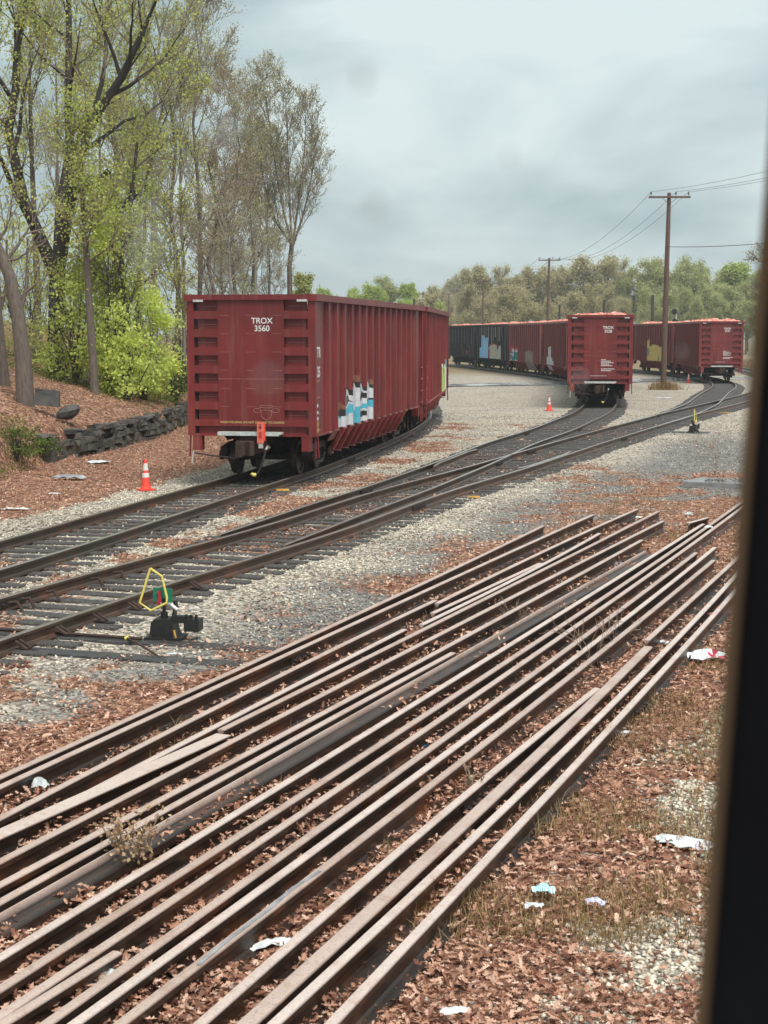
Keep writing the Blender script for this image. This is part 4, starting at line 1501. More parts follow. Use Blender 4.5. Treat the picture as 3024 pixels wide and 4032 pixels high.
    graffiti(D[4], 1, [
        (fs(0.19), fs(0.145), [(1.05, 2.1, SKYB)]), (fs(0.29), fs(0.19), [(1.05, 3.28, SKYB)]), (fs(0.44), fs(0.29), [(1.05, 3.05, SKYB)]),
        (fs(0.475), fs(0.445), [(1.05, 1.9, REDSP), (1.9, 2.2, YBOARD)]),
        (fs(0.70), fs(0.48), [(1.05, 2.34, CREAM), (2.34, 2.42, REDSP)]), (fs(0.845), fs(0.74), [(1.05, 2.26, CREAM)]), (fs(0.74), fs(0.70), [(1.05, 2.05, CREAM)]),
        (fs(0.985), fs(0.965), [(1.05, 1.22, W_), (1.35, 1.5, W_), (1.62, 1.78, W_)]),
    ] + [(x - 0.05, x + 0.05, [(3.1 - 0.4 * (i % 3), 4.05, SPRAYW if i % 2 else TANSP)]) for i, x in enumerate(r[1:14])])
    graffiti(D[5], 1, [(x - 0.045, x + 0.045, [(2.4 - 0.5 * (i % 2), 4.0, LITTER_G)]) for i, x in enumerate(r[0:15:2])] + [(r[3] - 0.1, r[3] + 0.5, [(1.3, 1.75, REDSP)]), (r[5], r[5] + 0.6, [(1.2, 2.0, TANSP)]), (r[1], r[1] + 0.2, [(1.1, 2.2, CREAM)])])
    graffiti(D[3], 1, [
        (fs(0.15), fs(0.09), [(1.05, 1.15, W_), (1.15, 1.55, TEAL), (1.55, 1.63, W_), (1.63, 1.9, TEAL), (1.9, 2.0, W_), (2.0, 2.3, REDSP)]),
        (fs(0.21), fs(0.15), [(1.05, 1.45, TEAL), (1.45, 1.68, W_), (1.68, 1.75, TEAL), (1.75, 2.15, W_), (2.15, 2.4, REDSP)]),
        (fs(0.30), fs(0.21), [(1.05, 1.15, W_), (1.15, 1.85, TEAL), (1.85, 2.0, W_), (2.0, 2.2, REDSP)]),
        (fs(0.75), fs(0.56), [(0.45, 1.0, LITTER_G), (1.05, 2.05, TANSP)]),
    ])
    graffiti(D[2], 1, [(fs(0.26), fs(0.20), [(0.6, 1.0, W_), (1.05, 1.63, W_)]), (fs(0.38), fs(0.26), [(0.6, 1.0, W_), (1.05, 2.48, W_)]), (fs(0.44), fs(0.38), [(1.05, 1.72, W_)]), (fs(0.50), fs(0.44), [(1.05, 1.46, W_)])])
    graffiti(K[1], 1, [(r[3], r[4], [(1.05, 2.3, YELSP)]), (r[4], r[5] - 0.3, [(1.05, 1.6, TEAL), (1.6, 2.4, YELSP)]), (r[5] - 0.3, r[8], [(1.05, 2.43, YELSP)]), (r[8], r[9], [(1.05, 1.5, YELSP), (1.5, 2.1, LITTER_G), (2.1, 2.9, YELSP)]), (r[10] + 0.2, r[10] + 0.7, [(2.3, 2.7, LITTER_G)])])
    labs = ['orange scrap heaped above the rim of car 3528', 'orange scrap in the hidden car behind car 3528', 'orange scrap above the car with white block graffiti', 'orange scrap above the car with teal graffiti', 'pinkish scrap above the black car with light blue graffiti', 'pinkish scrap above the dark car at the far left']
    for k, c in enumerate(D):
        heap(c, labs[k], 3 + k)
    heap(K[0], 'orange scrap above the far right car by the verge', 21)
    heap(K[1], 'orange scrap above the car with yellow graffiti', 22)
    # marker hanging at the end of the near car
    mk = empty('hanging_marker', 'fluorescent orange marker plate hanging before the white end platform', 'marker')
    mk.location = proto.location
    mk.rotation_euler = proto.rotation_euler
    b = MB()
    b.box(-0.41, -0.395, -0.40, -0.24, CAR_H - 3.42, CAR_H - 2.92, ORANGE2)
    b.box(-0.385, -0.37, -0.43, -0.28, CAR_H - 3.36, CAR_H - 2.95, ORANGE)
    b.build('plate', mk)
    b = MB()
    b.box(-0.414, -0.411, -0.345, -0.285, CAR_H - 3.08, CAR_H - 3.02, INK)
    b.box(-0.414, -0.411, -0.35, -0.28, CAR_H - 3.30, CAR_H - 3.15, REDSP)
    b.box(-0.414, -0.411, -0.335, -0.295, CAR_H - 3.00, CAR_H - 2.97, INK)
    b.build('printed_mark', mk)
    b = MB()
    b.tube([(-0.35, -0.32, CAR_B + 0.085), (-0.36, -0.32, CAR_H - 2.93), (-0.37, -0.32, CAR_H - 2.90)], 0.012, IRON, 5)
    b.box(-0.40, -0.35, -0.37, -0.27, CAR_H - 3.53, CAR_H - 3.43, GRATE)
    b.build('hook', mk)


cars()


# ------------------------------------------------------------------ switch stands, cones, timber, wall
def switch_stand(loc, rz, label):
    root = empty('switch_stand', label, 'switch stand', loc, rz, 'switch stands beside the points')
    b = MB()
    b.box(-0.20, 0.24, -0.17, 0.17, 0.035, 0.06, BLACK)
    b.prism([(-0.15, 0.06), (0.17, 0.06), (0.13, 0.22), (0.09, 0.27), (-0.09, 0.27), (-0.13, 0.22)], lambda u, v, a: (u, a, v), -0.12, 0.12, BLACK)
    for sx in (-0.13, 0.15):
        for sy in (-0.145, 0.145):
            b.tube([(sx, sy, 0.06), (sx, sy, 0.085)], 0.018, RUSTI, 6)
    b.build('base_casting', root)
    b = MB()
    b.tube([(0, 0, 0.27), (0, 0, 0.34)], 0.045, BLACK, 8)
    b.tube([(0, 0, 0.34), (0, 0, 0.50)], 0.022, BLACK, 8)
    b.box(0.10, 0.30, -0.05, 0.05, 0.22, 0.30, BLACK)
    b.box(0.26, 0.44, -0.10, 0.10, 0.13, 0.27, BLACK)
    for k in range(3):
        b.tube([(0.29 + 0.06 * k, -0.09, 0.27), (0.29 + 0.06 * k, -0.09, 0.33)], 0.018, BLACK, 6)
    b.tube([(0.10, 0.04, 0.24), (0.12, 0.08, 0.40), (0.11, 0.09, 0.46)], [0.03, 0.025, 0.03], BLACK, 6)
    b.build('throw_mechanism', root)
    b = MB()
    lp = [(-0.14, 0.86), (0.0, 0.77), (0.06, 0.52), (0.055, 0.46), (-0.13, 0.37), (-0.26, 0.46), (-0.14, 0.86), (0.0, 0.77)]
    b.tube([(u, -0.06 - 0.01 * k, v) for k, (u, v) in enumerate(lp[:6])] + [(-0.14, -0.06, 0.86)], 0.014, YELLOW, 8)
    b.tube([(0.055, -0.085, 0.47), (0.04, -0.03, 0.44), (0.0, 0.0, 0.42)], 0.013, YELLOW, 6)
    b.build('throw_lever', root)
    b = MB()
    b.box(-0.13, 0.10, 0.004, 0.012, 0.45, 0.62, GREEN)
    b.build('green_target', root)
    b = MB()
    b.prism([(-0.09, 0.42), (-0.02, 0.46), (-0.035, 0.60), (-0.08, 0.58), (-0.06, 0.53)], lambda u, v, a: (u, a, v), -0.03, -0.015, REDEN)
    b.box(-0.06, -0.05, -0.02, 0.02, 0.40, 0.44, REDEN)
    b.build('red_target', root)
    b = MB()
    b.tube([(0.17, -0.13, 0.06), (0.15, -0.13, 0.15)], 0.014, YBOARD, 6)
    b.build('lock_chain', root)
    b = MB()
    b.tube([(0.10, -0.06, 0.44), (0.18, -0.07, 0.38)], 0.02, WHITE, 6)
    b.build('lever_grip', root)
    return root


i = min(range(len(LINES['M'])), key=lambda j: abs(LINES['M'][j].y - 17.8))
s1p = at(648, 2505, 0.05)
switch_stand((s1p.x, s1p.y, 0), rad(-8), 'black switch stand with yellow loop lever and green target, near left')
s2p = at(2730, 1700, 0.05)
switch_stand((s2p.x, s2p.y, 0), rad(62), 'small switch stand with upright yellow lever by the far points')
fb = MB()
tt = (LINES['K'][5] - LINES['K'][3]).normalized()
ss = Vector((tt.y, -tt.x, 0))
for e in (-0.25, 0.25):
    add_tie(fb, Vector((s2p.x, s2p.y, 0)) + tt * e, tt, 1.5, 0.6, random.Random(2), 0.11, 0.03, WETWOOD)
fb.build('head_block_tie', tkK)


def cone(loc, label, first=None):
    if first:
        c = copy_tree(first)
        c.location = loc
        return tag(c, label)
    root = empty('traffic_cone', label, 'traffic cone', loc, 0.5, 'orange cones beside the tracks')
    b = MB()
    b.prism([(-0.18, -0.14), (-0.14, -0.18), (0.14, -0.18), (0.18, -0.14), (0.18, 0.14), (0.14, 0.18), (-0.14, 0.18), (-0.18, 0.14)], lambda u, v, a: (u, v, a), 0.0, 0.035, ORANGE)
    b.build('base', root)
    b = MB()
    b.lathe([(0.125, 0.036), (0.105, 0.10), (0.033, 0.68), (0.026, 0.71)], lambda u, v, h: (u, v, h), ORANGE, 20)
    b.build('body', root, smooth=False)
    for z0, z1 in ((0.30, 0.40), (0.46, 0.62)):
        b = MB()
        r0, r1 = 0.105 - 0.1241 * (z0 - 0.1) + 0.004, 0.105 - 0.1241 * (z1 - 0.1) + 0.004
        b.lathe([(r0, z0), (r1, z1)], lambda u, v, h: (u, v, h), WHITE, 20)
        b.build('white_band', root)
    return root


c1p, c2p, c3p = at(575, 1932), at(2162, 1618), at(2711, 1509)
cone0 = cone((c1p.x, c1p.y, 0.01), 'bright orange cone standing at the edge of the leaf bank')
cone((c2p.x, c2p.y, 0.01), 'orange cone on the ballast left of car 3528', cone0)
cone((c3p.x, c3p.y, 0.01), 'small distant orange cone right of the tall pole', cone0)


def timber_mat():
    a, c = at(2690, 1918, 0.0), at(2975, 1930, 0.0)
    d = (c - a).normalized()
    n = Vector((-d.y, d.x, 0))
    root = empty('timber_mat', 'wet flat timber mat with stones on it beside the window frame', 'timber mat', a, math.atan2(d.y, d.x))
    rng = random.Random(3)
    for k in range(4):
        b = MB()
        y0 = 0.31 * k
        b.box(rng.uniform(-0.03, 0.03) + 0.05 * k, 3.2 + rng.uniform(-0.1, 0.1), y0, y0 + 0.295, 0.0, 0.135 + rng.uniform(-0.006, 0.006), MATWOOD)
        b.build('plank', root)
    x = RNG.uniform(0.4, 2.6, 260)
    y = np.clip(0.35 + 0.28 * x + RNG.normal(0, 0.13, 260), 0.2, 1.15)
    s = RNG.uniform(0.02, 0.045, 260)
    co = [a + d * float(u) + n * float(v) for u, v in zip(x, y)]
    o = solids('loose_stones', np.array([q.x for q in co]), np.array([q.y for q in co]), 0.14 + RNG.uniform(0, 0.05, 260), s, STONEG, RNG.random(260), RNG)
    tag(o, 'loose grey stones lying on the wet timber mat', 'stones', kind='stuff')


timber_mat()


def stone_wall():
    root = empty('stone_wall', 'low dark dry stone wall holding back the leafy bank', 'wall', (0, 0, 0))
    rng = random.Random(12)
    wl = smooth_line(catmull([(-9.55, 42.6), (-9.02, 44.0), (-8.45, 48), (-7.95, 52), (-7.8, 58), (-7.85, 64)], 0.4), 4)
    acc = arc_lengths(wl)
    back = MB()
    for k in range(len(wl) - 1):
        p, q = wl[k], wl[k + 1]
        n = Vector((-(q - p).normalized().y, (q - p).normalized().x, 0))
        back.hexa([p + n * 0.22 + Vector((0, 0, -0.1)), q + n * 0.22 + Vector((0, 0, -0.1)), q + n * 0.5 + Vector((0, 0, -0.1)), p + n * 0.5 + Vector((0, 0, -0.1))],
                  [p + n * 0.22 + Vector((0, 0, 0.72)), q + n * 0.22 + Vector((0, 0, 0.72)), q + n * 0.5 + Vector((0, 0, 0.72)), p + n * 0.5 + Vector((0, 0, 0.72))], STONEW)
    b = MB()
    z = -0.05
    while z < 0.82:
        h = rng.uniform(0.12, 0.27)
        s = rng.uniform(-0.2, 0.0)
        while s < acc[-1] - 0.3:
            w = rng.uniform(0.3, 0.85)
            p, t = sample(wl, acc, max(s, 0))
            q, _ = sample(wl, acc, min(s + w - 0.03, acc[-1]))
            n = Vector((-t.y, t.x, 0))
            o1, o2 = rng.uniform(-0.13, 0.10), rng.uniform(-0.13, 0.10)
            if z > 0.55 and rng.random() < 0.4:
                s += w
                continue
            j = lambda: Vector((rng.uniform(-.035, .035), rng.uniform(-.035, .035), rng.uniform(-.04, .04)))
            lo = [p + n * o1, q + n * o2, q + n * 0.3, p + n * 0.3]
            a = [v + Vector((0, 0, z)) + j() for v in lo]
            c = [v + n * 0.02 + Vector((0, 0, z + h - 0.02)) + j() for v in lo]
            b.hexa(a, c, STONEW)
            s += w
        z += h
    back.build('wall_core', root)
    b.build('stonework', root)


stone_wall()
sl = MB()
sp = at_y(195, 1560, 46)
sl.hexa([(-0.42, 0, -0.25), (0.33, -0.06, -0.32), (0.33, 0.1, -0.32), (-0.42, 0.16, -0.25)], [(-0.40, 0.05, 0.24), (0.33, 0.0, 0.17), (0.33, 0.14, 0.17), (-0.40, 0.19, 0.24)], SLAB)
tag(sl.build('concrete_slab', loc=(sp.x, sp.y - 0.2, sp.z)), 'grey slab leaning in the leaves above the stone wall', 'slab')
bo = MB()
rr = random.Random(8)
bo.lathe([(0.05, -0.30), (0.28, -0.20), (0.34, -0.06), (0.27, 0.08), (0.08, 0.13)], lambda u, v, h: (u * 1.1 + rr.uniform(-.07, .07), v * 0.7, h + 0.25 * u), SLAB, 9)
bp = at_y(268, 1612, 45.6)
tag(bo.build('boulder', loc=bp), 'rough grey boulder below the leaning slab', 'boulder')


# ------------------------------------------------------------------ poles, wires, signal
def utility_pole(name, base, top_z, label, arm=2.65, yaw=0.0, r0=0.19, r1=0.12, first=None):
    root = empty(name, label, 'utility pole', base, yaw, 'wooden poles carrying the line wires')
    h = top_z - base[2]
    b = MB()
    b.tube([(0.0, 0, -0.3), (0.02, 0, h * 0.35), (0.07, 0, h * 0.7), (0.12, 0, h)], [r0, r0 * 0.92, (r0 + r1) / 2, r1], POLEW, 12)
    b.build('pole', root)
    b = MB()
    b.box(0.12 - arm / 2, 0.12 + arm / 2, -0.20, -0.10, h - 0.34, h - 0.22, POLEW)
    for sg in (-1, 1):
        b.tube([(0.12 + sg * 0.45, -0.15, h - 0.34), (0.10, -0.13, h - 0.75)], 0.014, IRON, 5)
    b.build('cross_arm', root)
    for u in (-1.18, 0.40, 1.2):
        b = MB()
        b.lathe([(0.015, 0), (0.018, 0.10), (0.055, 0.11), (0.06, 0.16), (0.035, 0.21), (0.045, 0.25), (0.02, 0.28)], lambda x, y, z, u=u: (0.12 + u + x, -0.15 + y, h - 0.22 + z), INSUL, 10)
        b.build('insulator', root)
    return root


POLES = [((26.5, 30, 0), 12.9), ((18.05, 99.7, 0), 12.5), ((19.4, 184, 0), 12.5), ((16.3, 257, 0), 12.5), ((14.1, 341, 0), 12.5)]
PL = ['tall wooden pole outside the right of the picture', 'tall brown wooden pole rising between car 3528 and the far cars', 'wooden pole with cross arm behind car 3528', 'wooden pole behind the red car with teal graffiti', 'faint wooden pole behind the end of the empty cars']
for (bs, tz), lb in zip(POLES, PL):
    utility_pole('utility_pole', bs, tz, lb)


def wires():
    k = 0
    names = ['left', 'middle', 'right']
    for i in range(len(POLES) - 1):
        for j, u in enumerate((-1.06, 0.52, 1.32)):
            (a, ta), (c, tc_) = POLES[i], POLES[i + 1]
            p0, p1 = Vector((a[0] + u, a[1] - 0.15, ta + 0.05)), Vector((c[0] + u, c[1] - 0.15, tc_ + 0.05))
            sag = 1.1 if i == 0 else 1.7
            pts = [p0.lerp(p1, t) - Vector((0, 0, 4 * sag * t * (1 - t))) for t in np.linspace(0, 1, 22)]
            b = MB()
            b.tube(pts, 0.009 + 0.004 * i, WIRE, 4)
            spans = ['running from the tall pole out to the right', 'between the tall pole and the pole behind car 3528', 'between the second and third poles', 'between the third and faint fourth poles']
            tag(b.build('line_wire'), '%s overhead wire %s' % (names[j], spans[i]), 'wire', 'overhead wires on the pole line')
    b = MB()
    p0, p1 = Vector((18.1, 99.6, 9.1)), Vector((26.5, 30, 9.6))
    b.tube([p0.lerp(p1, t) - Vector((0, 0, 4 * 1.2 * t * (1 - t))) for t in np.linspace(0, 1, 22)], 0.018, WIRE, 4)
    tag(b.build('line_wire'), 'single lower wire leaving the tall pole to the right', 'wire', 'overhead wires on the pole line')


wires()
for px, ty, by, y, r, lb in ((2203, 1200, 1290, 205, 0.16, 'short dark post among the trees above the red cars'), (2378, 1180, 1290, 200, 0.2, 'dark post just above the scrap of car 3528'), (2570, 1160, 1290, 205, 0.24, 'thick dark post left of the tall pole'), (1630, 1176, 1230, 250, 0.22, 'black post above the rim of the empty cars')):
    tp = at_y(px, ty, y)
    b = MB()
    b.tube([(0, 0, -0.3), (0, 0, tp.z * 0.6), (0.03, 0, tp.z - 0.1), (0.03, 0, tp.z)], [r, r * 0.9, r * 0.8, r * 0.4], BARK_D, 8)
    tag(b.build('wooden_post', loc=(tp.x, y, 0)), lb, 'post')


def signal():
    tp = at_y(2661, 1225, 165)
    root = empty('railway_signal', 'railway signal with two black round targets above the far cars', 'signal', (tp.x, 165, 0))
    b = MB()
    b.tube([(0.05, 0, 0), (0.05, 0, tp.z + 0.2)], 0.075, GRATE, 8)
    b.tube([(0.05, 0, tp.z - 0.25), (0.55, 0.0, tp.z - 0.25)], 0.03, IRON, 6)
    b.box(0.5, 0.75, -0.1, 0.1, tp.z - 0.37, tp.z - 0.14, BLACK)
    b.build('mast', root)
    for dz, r in ((-0.05, 0.30), (-1.05, 0.27)):
        b = MB()
        b.lathe([(r, 0), (r, 0.05)], lambda u, v, h, dz=dz: (-0.16 + u, -0.2 - h, tp.z + dz + v), BLACK, 20)
        b.box(-0.26, 0.05, -0.2, 0.12, tp.z + dz - 0.12, tp.z + dz + 0.12, BLACK)
        b.lathe([(0.11, 0), (0.12, 0.2)], lambda u, v, h, dz=dz: (-0.16 + u, -0.25 - h, tp.z + dz + v), BLACK, 12)
        b.build('signal_head', root)


signal()


def transformer_pole():
    tp = at_y(1665, 1150, 300)
    root = empty('transformer_pole', 'distant pole with white equipment above the empty cars', 'utility pole', (tp.x, 300, 0))
    b = MB()
    b.tube([(0, 0, -0.3), (0, 0, tp.z)], [0.2, 0.13], POLEW, 8)
    b.build('pole', root)
    b = MB()
    b.box(-1.4, 1.4, -0.1, 0.0, tp.z - 0.45, tp.z - 0.3, POLEW)
    b.build('cross_arm', root)
    b = MB()
    for x in (-1.0, 1.1):
        b.box(x - 0.06, x + 0.06, -0.3, -0.18, tp.z - 2.6, tp.z - 1.1, LITTER_W)
    b.box(-1.06, 1.16, -0.3, -0.18, tp.z - 1.3, tp.z - 1.1, LITTER_W)
    b.lathe([(0.3, 0), (0.42, 0.1), (0.42, 0.85), (0.25, 1.0)], lambda u, v, h: (0.25 + u, -0.5 + v, tp.z - 2.4 + h), LITTER_W, 12)
    b.build('transformer', root)


transformer_pole()


# ------------------------------------------------------------------ trees
def unit(v):
    return v / max(np.linalg.norm(v), 1e-9)


class Tree:
    """branches as tapered tubes, leaves as small quads"""

    def __init__(self, seed, leaf_size=0.09, leaf_per=5, leaf_from=2, up=0.15, wig=0.16, min_r=0.007, levels=4, leaf_spread=0.25):
        self.rng = np.random.default_rng(seed)
        self.br, self.lv = [], []
        self.clump = 1
        self.ls, self.lp, self.lf, self.up, self.wig, self.min_r, self.levels, self.lsp = leaf_size, leaf_per, leaf_from, up, wig, min_r, levels, leaf_spread

    def line(self, p, d, length, n, wig, up):
        pts = [np.array(p, float)]
        d = unit(np.array(d, float))
        for _ in range(n):
            d = unit(d + self.rng.normal(0, wig, 3) + np.array([0, 0, up]))
            pts.append(pts[-1] + d * length / n)
        return pts

    def leaves(self, pts, n):
        for _ in range(n):
            k = self.rng.integers(0, len(pts) - 1)
            t = self.rng.random()
            c = pts[k] * (1 - t) + pts[k + 1] * t
            for _ in range(self.clump):
                self.lv.append(c + self.rng.normal(0, self.lsp, 3) * 0.5)

    def stem(self, pts, r0, r1, level, kids, length, kid_from=0.35, angle=(0.5, 1.0)):
        """tube along pts, then kids children growing from it"""
        pts = [np.array(p, float) for p in pts]
        n = len(pts)
        rs = [max(self.min_r, r0 + (r1 - r0) * (i / (n - 1)) ** 0.8) for i in range(n)]
        self.br.append((pts, rs, level))
        if level >= self.lf:
            self.leaves(pts, self.lp)
        if level >= self.levels:
            return
        for k in range(kids):
            t = kid_from + (1 - kid_from) * (k + self.rng.random()) / kids
            f = t * (n - 1)
            i = min(int(f), n - 2)
            p = pts[i] + (pts[i + 1] - pts[i]) * (f - i)
            d = unit(pts[i + 1] - pts[i])
            a = self.rng.uniform(*angle)
            o = unit(np.cross(d, self.rng.normal(0, 1, 3)))
            nd = unit(d * math.cos(a) + o * math.sin(a))
            ln = length * (1.15 - 0.6 * t) * self.rng.uniform(0.7, 1.2)
            rb = max(self.min_r, rs[i] * self.rng.uniform(0.4, 0.6))
            sub = self.line(p, nd, ln, 5 if level < 2 else 4, self.wig, self.up)
            self.stem(sub, rb, self.min_r, level + 1, max(2, int(kids * (0.75 if level < 1 else 0.7))), ln * 0.52, 0.15)

    def build(self, name, label, cat, loc, bark, leaf, group=None, rz=0.0, leaf_w=0.75, twig=None):
        twig = twig or TWIG
        root = empty(name, label, cat, loc, rz, group)
        V, T, MI, off = [], [], [], 0
        for pts, rs, level in self.br:
            n = 8 if level == 0 else (6 if level == 1 else (4 if level == 2 else 3))
            P = np.array(pts)
            m = len(P)
            tg = np.gradient(P, axis=0)
            tg /= np.maximum(np.linalg.norm(tg, axis=1), 1e-9)[:, None]
            ref = np.where(np.abs(tg[:, 2:3]) < 0.9, np.array([[0, 0, 1.0]]), np.array([[1.0, 0, 0]]))
            s = np.cross(tg, ref)
            s /= np.maximum(np.linalg.norm(s, axis=1), 1e-9)[:, None]
            u = np.cross(s, tg)
            a = np.arange(n) * 2 * PI / n
            R = np.array(rs)[:, None, None]
            ring = P[:, None] + (s[:, None] * np.cos(a)[None, :, None] + u[:, None] * np.sin(a)[None, :, None]) * R
            V.append(ring.reshape(-1, 3))
            i = np.arange(m * n).reshape(m, n) + off
            j = np.roll(i, -1, 1)
            T.append(np.stack([i[:-1], j[:-1], j[1:], i[1:]], -1).reshape(-1, 4))
            MI.append(np.full(len(T[-1]), 1 if (level >= 2 and rs[0] < 0.09) else 0))
            off += m * n
        tr = np_mesh('trunk', np.concatenate(V), np.concatenate(T), [bark, twig], matidx=np.concatenate(MI), parent=root)
        tr.data.polygons.foreach_set('use_smooth', np.ones(len(tr.data.polygons), bool))
        if self.lv:
            c = np.array(self.lv)
            n = len(c)
            a = self.rng.normal(0, 1, (n, 3))
            a /= np.linalg.norm(a, axis=1)[:, None]
            bvec = np.cross(a, self.rng.normal(0, 1, (n, 3)))
            bvec /= np.linalg.norm(bvec, axis=1)[:, None]
            s = self.ls * self.rng.uniform(0.55, 1.25, n)[:, None]
            a, bvec = a * s, bvec * s * leaf_w
            q = np.stack([c - a * 0.5, c + bvec * 0.5, c + a * 0.5, c - bvec * 0.5], 1).reshape(-1, 3)
            tint = np.clip(self.rng.beta(2, 2, n) + 0.35 * (fbm(c[:, 0] * 0.6 + c[:, 2] * 0.3, c[:, 1] * 0.6 + c[:, 2] * 0.5, 1.0, 2, 3) - 0.5), 0, 1)
            np_mesh('crown', q, np.arange(n * 4).reshape(-1, 4), [leaf], np.repeat(tint, 4), parent=root)
        return root


LEFT = 'trees on the bank behind the stone wall'


def ground_pt(px, y):
    x = (px - CX) / F_PX * y
    return np.array([x, y, height1(x, y)])


